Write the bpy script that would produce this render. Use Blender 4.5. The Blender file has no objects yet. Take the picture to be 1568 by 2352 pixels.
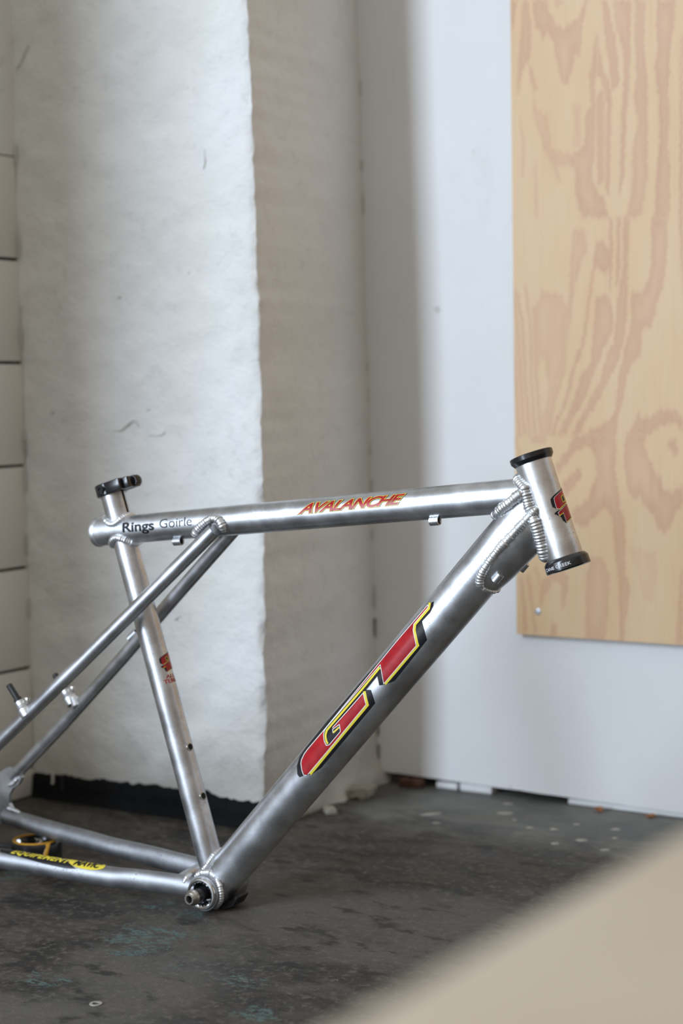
import bpy, bmesh, math, random
import numpy as np
from mathutils import Vector, Matrix, noise as mnoise
from mathutils.geometry import tessellate_polygon
random.seed(7)
SC = bpy.context.scene
COL = SC.collection
PI = math.pi

# ------------------------------------------------------------------ camera
ANG = math.radians(57)                       # room axes: X along the back wall, Y towards it
FWD = Vector((-math.cos(ANG), math.sin(ANG), 0)); RGT = Vector((math.sin(ANG), math.cos(ANG), 0)); UPZ = Vector((0, 0, 1))
PITCH = math.atan(284 / 4100); ROLL = 0.017
Fv = FWD * math.cos(PITCH) - UPZ * math.sin(PITCH); U0 = FWD * math.sin(PITCH) + UPZ * math.cos(PITCH)
cx = RGT * math.cos(ROLL) - U0 * math.sin(ROLL); cy = RGT * math.sin(ROLL) + U0 * math.cos(ROLL)
cam = bpy.data.cameras.new('camera'); camo = bpy.data.objects.new('camera', cam); COL.objects.link(camo)
mw = Matrix((cx, cy, -Fv)).transposed().to_4x4(); mw.translation = Vector((0, 0, .631)); camo.matrix_world = mw
cam.sensor_fit = 'VERTICAL'; cam.sensor_height = 36; cam.sensor_width = 24
cam.lens = 4100 / 2352 * 36
cam.dof.use_dof = True; cam.dof.focus_distance = 1.99; cam.dof.aperture_fstop = 3.6
cam.clip_start = .02
SC.camera = camo
# ------------------------------------------------------------------ light
w = bpy.data.worlds.new('World'); SC.world = w; w.use_nodes = True
bg = w.node_tree.nodes['Background']; bg.inputs[0].default_value = (.65, .638, .59, 1); bg.inputs[1].default_value = 1.0
def area(name, loc, target, sx, sy, power, col):
    l = bpy.data.lights.new(name, 'AREA'); l.shape = 'RECTANGLE'; l.size = sx; l.size_y = sy; l.energy = power; l.color = col
    o = bpy.data.objects.new(name, l); COL.objects.link(o); o.location = loc
    o.rotation_euler = (Vector(target) - Vector(loc)).to_track_quat('-Z', 'Y').to_euler()
    return o
area('doorway_daylight', (-2.47, -2.3, 1.9), (-1.6, 2.0, .55), .64, 2.9, 194, (.72, .84, 1.0))      # the bright part of the open doorway behind the camera
area('doorway_sky', (-4.55, -2.3, 1.7), (-1.6, 1.8, .6), 3.1, 2.5, 95, (.74, .86, 1.0))               # its duller, wider part further left
SC.view_settings.view_transform = 'Standard'; SC.view_settings.look = 'None'
SC.view_settings.exposure = 0; SC.view_settings.gamma = 1; SC.view_settings.use_curve_mapping = False

# ------------------------------------------------------------------ materials
class NT:
    def __init__(s, name):
        s.m = bpy.data.materials.new(name); s.m.use_nodes = True; s.t = s.m.node_tree; s.b = s.t.nodes['Principled BSDF']
        s.tc = s.t.nodes.new('ShaderNodeTexCoord')
    def n(s, typ, **kw):
        o = s.t.nodes.new('ShaderNode' + typ)
        for k, v in kw.items():
            if k in ('operation', 'blend_type', 'data_type', 'attribute_name', 'feature', 'use_clamp', 'distance', 'noise_dimensions'): setattr(o, k, v)
            else: s.put(o.inputs[int(k[1:])] if k[0] == 'i' and k[1:].isdigit() else o.inputs[k.replace('_', ' ')], v)
        return o
    def put(s, inp, v):
        if isinstance(v, bpy.types.NodeSocket): s.t.links.new(v, inp)
        else: inp.default_value = v
    def math(s, op, a, b=0., c=None, clamp=False):
        o = s.t.nodes.new('ShaderNodeMath'); o.operation = op; o.use_clamp = clamp
        s.put(o.inputs[0], a); s.put(o.inputs[1], b)
        if c is not None: s.put(o.inputs[2], c)
        return o.outputs[0]
    def mapping(s, scale=(1, 1, 1), rot=(0, 0, 0), loc=(0, 0, 0), src='Object'):
        o = s.t.nodes.new('ShaderNodeMapping'); s.t.links.new(s.tc.outputs[src], o.inputs[0])
        o.inputs['Scale'].default_value = scale; o.inputs['Rotation'].default_value = rot; o.inputs['Location'].default_value = loc
        return o.outputs[0]
    def noise(s, scale, detail=4, rough=.55, vec=None, dist=0.):
        o = s.t.nodes.new('ShaderNodeTexNoise'); s.put(o.inputs['Scale'], scale); s.put(o.inputs['Detail'], detail); s.put(o.inputs['Roughness'], rough); s.put(o.inputs['Distortion'], dist)
        s.t.links.new(vec if vec else s.tc.outputs['Object'], o.inputs['Vector'])
        return o.outputs['Fac']
    def ramp(s, fac, lo, hi, a=0., b=1.):
        o = s.t.nodes.new('ShaderNodeMapRange'); o.clamp = True; o.interpolation_type = 'SMOOTHSTEP'
        s.put(o.inputs[0], fac); s.put(o.inputs[1], lo); s.put(o.inputs[2], hi); s.put(o.inputs[3], a); s.put(o.inputs[4], b)
        return o.outputs[0]
    def mix(s, fac, a, b, typ='MIX'):
        o = s.t.nodes.new('ShaderNodeMix'); o.data_type = 'RGBA'; o.blend_type = typ
        s.put(o.inputs[0], fac)
        for i, v in ((6, a), (7, b)): s.put(o.inputs[i], v if isinstance(v, bpy.types.NodeSocket) else (*v, 1) if len(v) == 3 else v)
        return o.outputs[2]
    def bump(s, h, strength=.3, dist=.002, nrm=None):
        o = s.t.nodes.new('ShaderNodeBump'); s.put(o.inputs['Height'], h); o.inputs['Strength'].default_value = strength; o.inputs['Distance'].default_value = dist
        if nrm: s.t.links.new(nrm, o.inputs['Normal'])
        s.t.links.new(o.outputs[0], s.b.inputs['Normal']); return o.outputs[0]
    def set(s, **kw):
        for k, v in kw.items():
            i = s.b.inputs[k.replace('_', ' ')]
            s.put(i, (*v, 1) if isinstance(v, tuple) and len(v) == 3 else v)
        return s.m
def flat(name, col, rough=.5, metal=0., spec=.5):
    m = NT(name); return m.set(Base_Color=col, Roughness=rough, Metallic=metal, Specular_IOR_Level=spec)

def mat_alu(name, base, rough, pits=.5, streak=0.):
    m = NT(name)
    big = m.noise(24, 5, .62); fine = m.noise(900, 2); pit = m.noise(520, 3, .65); zone = m.noise(22, 3)
    pm = m.math('MULTIPLY', m.ramp(pit, .60, .66), m.ramp(zone, .44, .60))
    pm = m.math('MULTIPLY', pm, pits)
    c = m.mix(m.ramp(big, .35, .7), tuple(v * .74 for v in base), tuple(min(1, v * 1.06) for v in base))
    c = m.mix(pm, c, (.05, .05, .055))
    r = m.math('ADD', m.math('MULTIPLY', big, .24), rough - .10)
    r = m.math('ADD', r, m.math('MULTIPLY', pm, .35))
    m.bump(m.math('ADD', m.math('MULTIPLY', fine, .3), m.math('MULTIPLY', pm, -1.5)), .12, .0006)
    return m.set(Base_Color=c, Roughness=r, Metallic=1.0)
M_ALU = mat_alu('brushed_aluminium', (.71, .73, .765), .36)
M_ALU_HEAD = mat_alu('brushed_aluminium_head', (.77, .775, .78), .36)
M_DULL = mat_alu('dull_aluminium', (.43, .44, .46), .52, .6)
M_WELD = mat_alu('weld_aluminium', (.84, .85, .86), .46, 0)
M_CHROME = flat('chrome', (.75, .74, .74), .18, 1.)
M_STEEL = flat('worn_steel', (.5, .47, .43), .32, 1.)
M_BLACKAN = flat('black_anodised', (.012, .012, .014), .22, 0., .6)
M_BLACKMAT = flat('black_matte', (.01, .01, .011), .5)
M_HOLE = flat('dark_hole', (.004, .004, .004), .8)
M_DBLACK = flat('decal_black', (.008, .008, .011), .32)
M_DYEL = flat('decal_yellow', (.80, .66, .06), .3)
M_DWHITE = flat('decal_white', (.85, .83, .80), .35)
def mat_red():
    m = NT('decal_red'); n = m.noise(60, 5, .7)
    return m.set(Base_Color=m.mix(m.ramp(n, .35, .75), (.33, .008, .015), (.50, .014, .022)), Roughness=.28)
M_DRED = mat_red()
M_WHITETXT = flat('white_print', (.7, .7, .72), .5)

def mat_plaster(name, base, tint, amp=1.0):
    m = NT(name)
    a = m.noise(3.2, 5, .6); b = m.noise(26, 6, .62); f = m.noise(140, 4, .6)
    c = m.mix(m.ramp(a, .3, .7), base, tint)
    spots = m.math('MULTIPLY', m.ramp(m.noise(34, 3, .5), .70, .78), m.ramp(m.noise(5, 2), .45, .65))
    c = m.mix(m.math('MULTIPLY', spots, .45), c, (.33, .31, .28))
    sm = m.math('MULTIPLY', m.ramp(m.noise(9, 5, .7, m.mapping((1, 1, .5))), .60, .80), .22)
    c = m.mix(sm, c, (.42, .41, .37))
    if amp >= 1:
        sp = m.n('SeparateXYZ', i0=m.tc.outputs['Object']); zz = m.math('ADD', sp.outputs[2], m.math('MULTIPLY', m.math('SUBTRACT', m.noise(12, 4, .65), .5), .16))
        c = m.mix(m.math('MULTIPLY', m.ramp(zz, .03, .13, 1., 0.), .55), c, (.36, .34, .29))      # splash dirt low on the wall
        c = m.mix(m.math('MULTIPLY', m.ramp(m.noise(48, 5, .7), .57, .70), .22), c, (.45, .44, .40))
    h = m.math('ADD', m.math('MULTIPLY', b, 1.0), m.math('MULTIPLY', f, .30))
    m.bump(h, .5 * amp, .009)
    return m.set(Base_Color=c, Roughness=.7)
M_PLASTER = mat_plaster('white_plaster', (.80, .80, .79), (.74, .74, .71))
M_PANEL = mat_plaster('white_painted_panel', (.78, .785, .79), (.75, .75, .75), .18)
M_TILE = flat('glazed_white_tile', (.76, .73, .68), .25)
M_GROUT = flat('black_grout', (.014, .013, .012), .9)
def mat_tar():
    m = NT('black_tar_paint'); n = m.noise(40, 5, .65); d = m.noise(18, 4, .6, m.mapping((1, 1, .4)))
    c = m.mix(m.ramp(d, .66, .78), (.0045, .005, .006), (.08, .075, .065))
    m.bump(n, .6, .006); return m.set(Base_Color=c, Roughness=.7, Specular_IOR_Level=.15)
M_TAR = mat_tar()
M_BRICK = flat('dark_brick', (.045, .03, .024), .9)

FLOOR_TEAL = [(-1.308, 1.578, .10), (-1.323, 1.679, .045), (-1.117, 1.512, .05), (-1.218, 1.512, .03), (-1.30, 1.40, .05), (-1.29, 1.532, .06), (-1.042, 1.432, .05), (-1.368, 1.684, .04), (-1.62, 1.70, .05)]
def mat_floor():
    m = NT('stained_concrete')
    v1 = m.mapping((1, 1, 1)); vs = m.mapping((.8, 1.3, 1), (0, 0, math.radians(33)))
    big = m.noise(2.3, 5, .6, vs, .6); mid = m.noise(11, 6, .68, vs, .4); fine = m.noise(85, 6, .75); grit = m.noise(420, 3, .7)
    c = m.mix(m.ramp(mid, .34, .68), (.020, .018, .016), (.094, .083, .071))
    c = m.mix(m.math('MULTIPLY', m.ramp(big, .44, .64), .6), c, (.125, .118, .104))
    c = m.mix(m.math('MULTIPLY', m.ramp(fine, .50, .63), .75), c, (.140, .126, .108)); c = m.mix(m.math('MULTIPLY', m.ramp(grit, .54, .64), .35), c, (.018, .017, .017))
    c = m.mix(m.math('MULTIPLY', m.ramp(m.noise(19, 5, .65, vs), .53, .66), .8), c, (.022, .020, .020))
    # paler greenish grey towards the back wall, fading out to the left and front
    sep = m.n('SeparateXYZ', i0=m.tc.outputs['Object'])
    yy = m.math('ADD', sep.outputs[1], m.math('MULTIPLY', m.math('SUBTRACT', mid, .5), .22))
    back = m.math('MULTIPLY', m.ramp(yy, 2.12, 2.26), m.ramp(m.math('ADD', sep.outputs[0], m.math('MULTIPLY', big, .2)), -1.42, -1.20))
    c = m.mix(m.math('MULTIPLY', back, .8), c, m.mix(m.ramp(mid, .35, .7), (.115, .12, .11), (.225, .23, .212)))
    teal = None
    for (x, y, r) in FLOOR_TEAL:
        d = m.n('VectorMath', operation='DISTANCE', i0=m.tc.outputs['Object']); d.inputs[1].default_value = (x, y, 0)
        q = m.ramp(d.outputs['Value'], r * .15, r * 1.15, 1., 0.)
        teal = q if teal is None else m.math('MAXIMUM', teal, q)
    fl = m.noise(38, 8, .75, vs, .3)
    tm = m.ramp(m.math('ADD', fl, m.math('MULTIPLY', teal, .22)), .69, .725)
    tm = m.math('MULTIPLY', tm, m.ramp(teal, .02, .25)); tm = m.math('MULTIPLY', tm, m.ramp(m.noise(150, 4, .7, vs), .40, .56))
    c = m.mix(m.math('MULTIPLY', tm, .85), c, (.098, .158, .145))
    spk = m.math('MULTIPLY', m.ramp(m.noise(260, 2, .5), .72, .76), m.ramp(m.noise(6, 3), .42, .6))
    c = m.mix(m.math('MULTIPLY', spk, .8), c, (.36, .34, .31))
    h = m.math('ADD', m.math('MULTIPLY', mid, .8), m.math('ADD', m.math('MULTIPLY', fine, .35), m.math('MULTIPLY', grit, .12)))
    m.bump(h, .5, .008)
    return m.set(Base_Color=c, Roughness=m.ramp(mid, .3, .7, .45, .8), Specular_IOR_Level=.25)
M_FLOOR = mat_floor()
M_FLAKE = flat('dried_white_paint', (.36, .345, .31), .8)
M_DIRTY = mat_plaster('dirty_plaster', (.40, .36, .30), (.30, .27, .22))
def mat_ply():
    m = NT('pine_plywood')
    at = m.t.nodes.new('ShaderNodeAttribute'); at.attribute_name = 'late_wood'
    fib = m.noise(1.0, 4, .6, m.mapping((420, 420, 9))); cloud = m.noise(7, 4, .6, m.mapping((1.6, 1, .5))); fib2 = m.noise(1.0, 3, .6, m.mapping((120, 120, 4)))
    early = m.mix(m.ramp(cloud, .3, .7), (.69, .465, .25), (.72, .515, .30))
    late = m.mix(m.ramp(cloud, .3, .7), (.57, .325, .185), (.62, .375, .23))
    k = m.math('MULTIPLY', at.outputs['Fac'], m.ramp(fib2, .2, .6, .72, 1.0))
    c = m.mix(k, early, late)
    c = m.mix(m.math('MULTIPLY', m.ramp(fib, .35, .75), .12), c, (.36, .22, .12))
    m.bump(m.math('ADD', fib, m.math('MULTIPLY', k, .6)), .12, .001)
    return m.set(Base_Color=c, Roughness=.5)
M_PLY = mat_ply()
M_PLYEDGE = flat('plywood_edge', (.40, .27, .15), .7)
def mat_card():
    m = NT('kraft_cardboard'); n = m.noise(9, 4, .6); f = m.noise(1, 3, .5, m.mapping((260, 30, 60)))
    c = m.mix(m.ramp(n, .3, .7), (.455, .382, .290), (.49, .415, .32)); c = m.mix(m.math('MULTIPLY', f, .12), c, (.3, .22, .15))
    m.bump(f, .08, .001); return m.set(Base_Color=c, Roughness=.75)
M_CARD = mat_card()
M_TAPE = flat('brown_packing_tape', (.38, .27, .17), .25)
M_ORANGE = flat('orange_plastic', (.55, .27, .018), .35)
M_LEAF = flat('dry_leaf', (.36, .15, .06), .8)
M_RED_BRICK = flat('brown_brick_piece', (.10, .045, .03), .9)
M_BEIGEWALL = mat_plaster('brown_wall_paint', (.30, .20, .125), (.26, .17, .105), .5)

# ------------------------------------------------------------------ mesh helpers
class MB:
    def __init__(s): s.v = []; s.f = []; s.mi = []
    def add(s, vs, fs, mi=0):
        o = len(s.v); s.v += [tuple(p) for p in vs]; s.f += [tuple(i + o for i in f) for f in fs]; s.mi += [mi] * len(fs); return s
    def build(s, name, mats, parent=None, smooth=40, loc=None):
        me = bpy.data.meshes.new(name); me.from_pydata(s.v, [], s.f)
        for m in (mats if isinstance(mats, (list, tuple)) else [mats]): me.materials.append(m)
        me.polygons.foreach_set('material_index', s.mi)
        bm = bmesh.new(); bm.from_mesh(me); bmesh.ops.recalc_face_normals(bm, faces=bm.faces); bm.to_mesh(me); bm.free()
        if smooth: me.shade_smooth(); me.set_sharp_from_angle(angle=math.radians(smooth))
        me.update()
        o = bpy.data.objects.new(name, me); COL.objects.link(o)
        if parent: o.parent = parent
        if loc: o.location = loc
        return o
def tag(o, label=None, cat=None, group=None, kind=None):
    for k, v in (('label', label), ('category', cat), ('group', group), ('kind', kind)):
        if v: o[k] = v
    return o
def empty(name, loc, rz=0.):
    o = bpy.data.objects.new(name, None); COL.objects.link(o); o.location = loc; o.rotation_euler = (0, 0, rz); o.empty_display_size = .05; return o
def box(mb, lo, hi, mi=0, bev=0.):
    (x0, y0, z0), (x1, y1, z1) = lo, hi
    if bev <= 0:
        vs = [(x, y, z) for z in (z0, z1) for y in (y0, y1) for x in (x0, x1)]
        return mb.add(vs, [(0, 1, 3, 2), (4, 6, 7, 5), (0, 4, 5, 1), (2, 3, 7, 6), (0, 2, 6, 4), (1, 5, 7, 3)], mi)
    bm = bmesh.new(); bmesh.ops.create_cube(bm, size=1)
    for v in bm.verts: v.co = Vector(((x0 + x1) / 2 + v.co.x * (x1 - x0), (y0 + y1) / 2 + v.co.y * (y1 - y0), (z0 + z1) / 2 + v.co.z * (z1 - z0)))
    bmesh.ops.bevel(bm, geom=list(bm.edges), offset=bev, segments=2, affect='EDGES', profile=.5)
    bm.verts.index_update(); mb.add([v.co[:] for v in bm.verts], [[v.index for v in f.verts] for f in bm.faces], mi); bm.free(); return mb
def sweep(mb, pts, rads, seg=32, caps=(True, True), up=None, mi=0, closed=False):
    """rads: float or (a along first normal, b along second normal) per point"""
    P = [Vector(p) for p in pts]; n = len(P); rings = []
    ref = None
    for i in range(n):
        t = (P[(i + 1) % n] - P[i - 1]) if (closed or 0 < i < n - 1) else (P[1] - P[0] if i == 0 else P[-1] - P[-2])
        t.normalize()
        if ref is None:
            ref = Vector(up) if up else Vector((0, -1, 0))
            if abs(ref.dot(t)) > .95: ref = Vector((1, 0, 0))
        n1 = (ref - t * ref.dot(t)).normalized(); n2 = t.cross(n1); ref = n1
        r = rads[i] if isinstance(rads, (list, tuple)) else rads
        a, b = r if isinstance(r, (list, tuple)) else (r, r)
        rings.append([P[i] + n1 * (a * math.cos(2 * PI * k / seg)) + n2 * (b * math.sin(2 * PI * k / seg)) for k in range(seg)])
    vs = [v for r in rings for v in r]; fs = []
    for i in range(n if closed else n - 1):
        j = (i + 1) % n
        for k in range(seg): k2 = (k + 1) % seg; fs.append((i * seg + k, i * seg + k2, j * seg + k2, j * seg + k))
    if not closed:
        if caps[0]: fs.append(tuple(range(seg))[::-1])
        if caps[1]: fs.append(tuple((n - 1) * seg + k for k in range(seg)))
    return mb.add(vs, fs, mi)
def lathe(mb, P, axis, prof, seg=48, mi=0, closed=True):
    """prof: list of (radius, height along axis) as a closed loop (or open chain)"""
    P = Vector(P); d = Vector(axis).normalized(); a = Vector((0, -1, 0)) if abs(d.y) < .9 else Vector((1, 0, 0))
    e1 = (a - d * a.dot(d)).normalized(); e2 = d.cross(e1); n = len(prof)
    vs = [P + d * h + (e1 * math.cos(2 * PI * k / seg) + e2 * math.sin(2 * PI * k / seg)) * r for (r, h) in prof for k in range(seg)]
    fs = []
    for i in range(n if closed else n - 1):
        j = (i + 1) % n
        for k in range(seg): k2 = (k + 1) % seg; fs.append((i * seg + k, i * seg + k2, j * seg + k2, j * seg + k))
    return mb.add(vs, fs, mi)
class Tube:
    """straight round tube from P to Q; (s, th) addresses its skin: th=0 upper/front, pi/2 the rider's right"""
    def __init__(s, P, Q, r0, r1=None):
        s.P = Vector(P); s.Q = Vector(Q); s.L = (s.Q - s.P).length; s.d = (s.Q - s.P) / s.L; s.r0 = r0; s.r1 = r1 if r1 else r0
        e2 = Vector((0, -1, 0)); s.e2 = (e2 - s.d * e2.dot(s.d)).normalized(); s.e1 = s.e2.cross(s.d)
        if s.e1.z < 0: s.e1 = -s.e1
    def R(s, t): return s.r0 + (s.r1 - s.r0) * t / s.L
    def at(s, t, th, off=0.): return s.P + s.d * t + (s.e1 * math.cos(th) + s.e2 * math.sin(th)) * (s.R(t) + off)
    def nrm(s, th): return s.e1 * math.cos(th) + s.e2 * math.sin(th)
    def hit(s, o, d):
        o = o - s.P; a = Vector((d.dot(s.e1), d.dot(s.e2))); b = Vector((o.dot(s.e1), o.dot(s.e2))); r = s.R(s.L / 2)
        A = a.dot(a); B = 2 * a.dot(b); C_ = b.dot(b) - r * r; D = max(0., B * B - 4 * A * C_)
        return (-B - math.sqrt(D)) / (2 * A)
def ring_cut(A, end, B, n=72):
    """where tube A, arriving from far away towards its end ('Q' or 'P'), meets the skin of tube B"""
    d = A.d if end == 'Q' else -A.d; o = A.P if end == 'Q' else A.Q; out = []
    for k in range(n):
        th = 2 * PI * k / n; r = A.R(A.L if end == 'Q' else 0)
        p = o + A.nrm(th) * r; out.append(p + d * B.hit(p, d))
    return out
def resample(pts, step, closed):
    P = [Vector(p) for p in pts]
    if closed: P = P + [P[0]]
    L = [0.]
    for a, b in zip(P, P[1:]): L.append(L[-1] + (b - a).length)
    n = max(2, int(L[-1] / step)); out = []; j = 0
    for i in range(n if closed else n + 1):
        t = L[-1] * i / n
        while j < len(L) - 2 and L[j + 1] < t: j += 1
        out.append(P[j].lerp(P[j + 1], (t - L[j]) / max(1e-9, L[j + 1] - L[j])))
    return out
def bead(name, pts, parent, r=.0036, pitch=.0030, closed=False, loc=None, seed=0):
    """weld seam: a row of overlapping solidified puddles"""
    rnd = random.Random(seed); P = resample(pts, pitch / 5, closed); rr = []
    jit = [rnd.uniform(.88, 1.12) for _ in range(len(P))]
    for i in range(len(P)):
        ph = (i % 5) / 5; q = i // 5
        f = .80 + .30 * math.sqrt(max(0, math.sin(PI * (ph + .1) / 1.1)))
        e = 1. if closed else min(1., .55 + min(i, len(P) - 1 - i) * .06)
        rr.append(r * f * jit[q] * e)
    mb = MB(); sweep(mb, P, rr, 12, closed=closed, up=(0, -1, 0)); return mb.build(name, M_WELD, parent, 75, loc)
def patch(mb, polys, tube, off, mi, cell=.0011):
    """flat print laid on a tube's skin; polys in (s metres, theta radians)"""
    for pl in polys:
        R = tube.R(tube.L / 2); co = [Vector((s, th * R, 0)) for s, th in pl]
        tris = tessellate_polygon([co]); add_flat(mb, co, tris, tube, off, mi, cell, R)
def add_flat(mb, co, tris, tube, off, mi, cell, R):
    bm = bmesh.new(); vv = [bm.verts.new(c) for c in co]
    for t in tris:
        try: bm.faces.new([vv[i] for i in t])
        except ValueError: pass
    lo = min(c.y for c in co); hi = max(c.y for c in co); k = math.ceil(lo / cell)
    while k * cell < hi:
        bmesh.ops.bisect_plane(bm, geom=list(bm.verts) + list(bm.edges) + list(bm.faces), plane_co=(0, k * cell, 0), plane_no=(0, 1, 0), dist=1e-7); k += 1
    bm.verts.index_update()
    mb.add([tube.at(v.co.x, v.co.y / R, off) for v in bm.verts], [[v.index for v in f.verts] for f in bm.faces], mi); bm.free()
def ipoly(L): return [[(a * 1e-4, b * 1e-3) for a, b in p] for p in L]
_txt = {}
def text_mesh(s, offset=0., shear=0., space=1.):
    """glyph outlines of the built-in font, scaled to the unit box of its cap height and run length"""
    key = (s, offset, shear, space)
    if key in _txt: return _txt[key]
    cu = bpy.data.curves.new('lettering', 'FONT'); cu.body = s; cu.offset = offset; cu.shear = shear; cu.space_character = space; cu.resolution_u = 4
    o = bpy.data.objects.new('lettering', cu); COL.objects.link(o); bpy.context.view_layer.update()
    me = bpy.data.meshes.new_from_object(o.evaluated_get(bpy.context.evaluated_depsgraph_get()))
    co = [(v.co.x, v.co.y) for v in me.vertices]; me.calc_loop_triangles(); tr = [tuple(t.vertices) for t in me.loop_triangles]
    bpy.data.objects.remove(o); bpy.data.curves.remove(cu); bpy.data.meshes.remove(me)
    _txt[key] = (co, tr); return _txt[key]
def text_on(mb, s, tube, fn, off, mi, offset=0., shear=0., space=1., ref=None, cap=.70, cell=.001):
    co, tr = text_mesh(s, offset, shear, space)
    x0, x1 = ref if ref else (min(c[0] for c in co), max(c[0] for c in co))
    R = tube.R(tube.L / 2); q = []
    for x, y in co:
        a, b = fn((x - x0) / (x1 - x0), y / cap); q.append(Vector((a, b * R, 0)))
    add_flat(mb, q, tr, tube, off, mi, cell, R)
    return (x0, x1)
def fbm(x, y, z, o=3): return mnoise.fractal(Vector((x, y, z)), 1., 2., o)
# ------------------------------------------------------------------ measured outlines: decals as (0.1 mm along the tube, 1/1000 rad round it), wood bands as 0.1 mm on the board
D_GT_BLACK=[[(4829,1049),(4783,959),(4737,856),(4696,842),(4655,828),(4584,822),(4513,816),(4441,811),(4370,805),(4298,799),(4226,792),(4154,786),(4081,780),(4008,774),(3935,767),(3862,760),(3789,754),(3716,740),(3642,725),(3568,710),(3494,695),(3420,679),(3345,662),(3270,644),(3195,625),(3119,606),(3043,585),(2966,562),(2889,538),(2811,510),(2732,479),(2660,502),(2588,523),(2515,542),(2441,560),(2368,577),(2294,594),(2237,674),(2179,742),(2142,916),(2099,1055),(2075,1224),(2045,1374),(2043,1556),(2083,1635),(2121,1713),(2157,1813),(2191,1912),(2265,1979),(2338,2045),(2411,2044),(2484,2043),(2556,2041),(2629,2040),(2701,2038),(2773,2037),(2845,2035),(2917,2034),(2990,2032),(3064,2029),(3137,2027),(3210,2024),(3282,2022),(3355,2019),(3427,2017),(3460,1841),(3490,1666),(3515,1485),(3465,1304),(3540,1301),(3615,1298),(3689,1294),(3662,1477),(3632,1647),(3671,1763),(3715,1858),(3758,1953),(3806,2031),(3878,2023),(3950,2015),(4022,2007),(4093,2000),(4164,1992),(4235,1985),(4306,1977),(4377,1969),(4449,1961),(4483,1790),(4515,1618),(4542,1439),(4566,1245),(4639,1263),(4711,1282),(4753,1237),(4793,1190)]]
D_GT_RED=[[(4727,892),(4727,1028),(4660,1027),(4592,1026),(4525,1025),(4457,1024),(4411,1215),(4387,1387),(4359,1544),(4328,1694),(4314,1752),(4245,1751),(4176,1750),(4107,1748),(4038,1747),(3968,1746),(3899,1745),(3829,1743),(3759,1742),(3689,1741),(3724,1583),(3756,1418),(3784,1239),(3806,1034),(3774,1000),(3701,994),(3628,989),(3555,984),(3481,979),(3408,974),(3334,968),(3260,963),(3185,958),(3111,952),(3036,947),(2961,941),(2886,935),(2810,930),(2735,924),(2686,912),(2760,912),(2835,912),(2909,912),(2983,912),(3057,912),(3130,912),(3204,912),(3281,908),(3358,905),(3435,902),(3512,899),(3588,896),(3664,893),(3740,890),(3816,887),(3892,884),(3967,881),(4042,877),(4117,874),(4186,876),(4254,878),(4322,880),(4390,882),(4458,884),(4525,886),(4593,888),(4660,890)],[(2692,937),(2651,1138),(2617,1353),(2600,1552),(2630,1633),(2703,1633),(2775,1633),(2847,1634),(2865,1632),(2889,1507),(2911,1376),(2854,1331),(2797,1286),(2806,1231),(2882,1239),(2957,1247),(3032,1255),(3107,1263),(3181,1271),(3256,1279),(3330,1287),(3404,1295),(3370,1531),(3340,1731),(3263,1733),(3185,1736),(3107,1738),(3029,1740),(2951,1743),(2872,1745),(2794,1747),(2714,1749),(2635,1752),(2556,1754),(2476,1756),(2396,1759),(2316,1761),(2235,1763),(2155,1766),(2118,1687),(2135,1449),(2155,1318),(2173,1177),(2203,1044),(2240,986),(2277,924),(2350,872),(2419,886),(2488,899),(2556,912),(2624,925)]]
D_GT_YELLOW=[[(4761,842),(4721,1031),(4656,1025),(4591,1019),(4526,1013),(4460,1006),(4436,1116),(4411,1217),(4388,1385),(4363,1541),(4334,1689),(4322,1770),(4253,1769),(4184,1768),(4114,1767),(4045,1765),(3975,1764),(3905,1763),(3835,1762),(3765,1761),(3694,1759),(3695,1857),(3767,1859),(3839,1860),(3911,1861),(3983,1862),(4054,1863),(4125,1864),(4196,1865),(4267,1866),(4338,1867),(4358,1745),(4386,1604),(4412,1459),(4435,1304),(4479,1143),(4544,1148),(4609,1153),(4674,1159),(4738,1164),(4787,984)],[(3777,1046),(3709,1049),(3642,1053),(3574,1057),(3505,1060),(3437,1064),(3359,1058),(3281,1051),(3202,1044),(3123,1038),(3044,1031),(2965,1024),(2885,1017),(2805,1010),(2757,1010),(2707,1009),(2658,1158),(2624,1396),(2615,1551),(2640,1584),(2648,1446),(2680,1245),(2725,1129),(2771,1129),(2817,1130),(2897,1136),(2976,1142),(3055,1148),(3134,1154),(3212,1159),(3291,1165),(3369,1171),(3447,1177),(3515,1173),(3583,1170),(3651,1166),(3719,1163),(3787,1160)],[(3420,1241),(3398,1405),(3372,1557),(3341,1748),(3267,1749),(3193,1750),(3119,1752),(3045,1753),(2971,1754),(2896,1755),(2821,1756),(2746,1757),(2675,1760),(2604,1763),(2533,1766),(2462,1770),(2390,1773),(2318,1776),(2246,1779),(2174,1782),(2175,1903),(2247,1900),(2319,1897),(2391,1893),(2462,1890),(2534,1887),(2605,1883),(2676,1880),(2747,1877),(2824,1875),(2902,1874),(2978,1873),(3055,1872),(3131,1870),(3208,1869),(3284,1868),(3359,1867),(3382,1749),(3402,1630),(3429,1484),(3453,1329)],[(2773,1457),(2801,1470),(2844,1489),(2887,1508),(2886,1433),(2843,1414),(2799,1394),(2771,1381)]]
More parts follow.
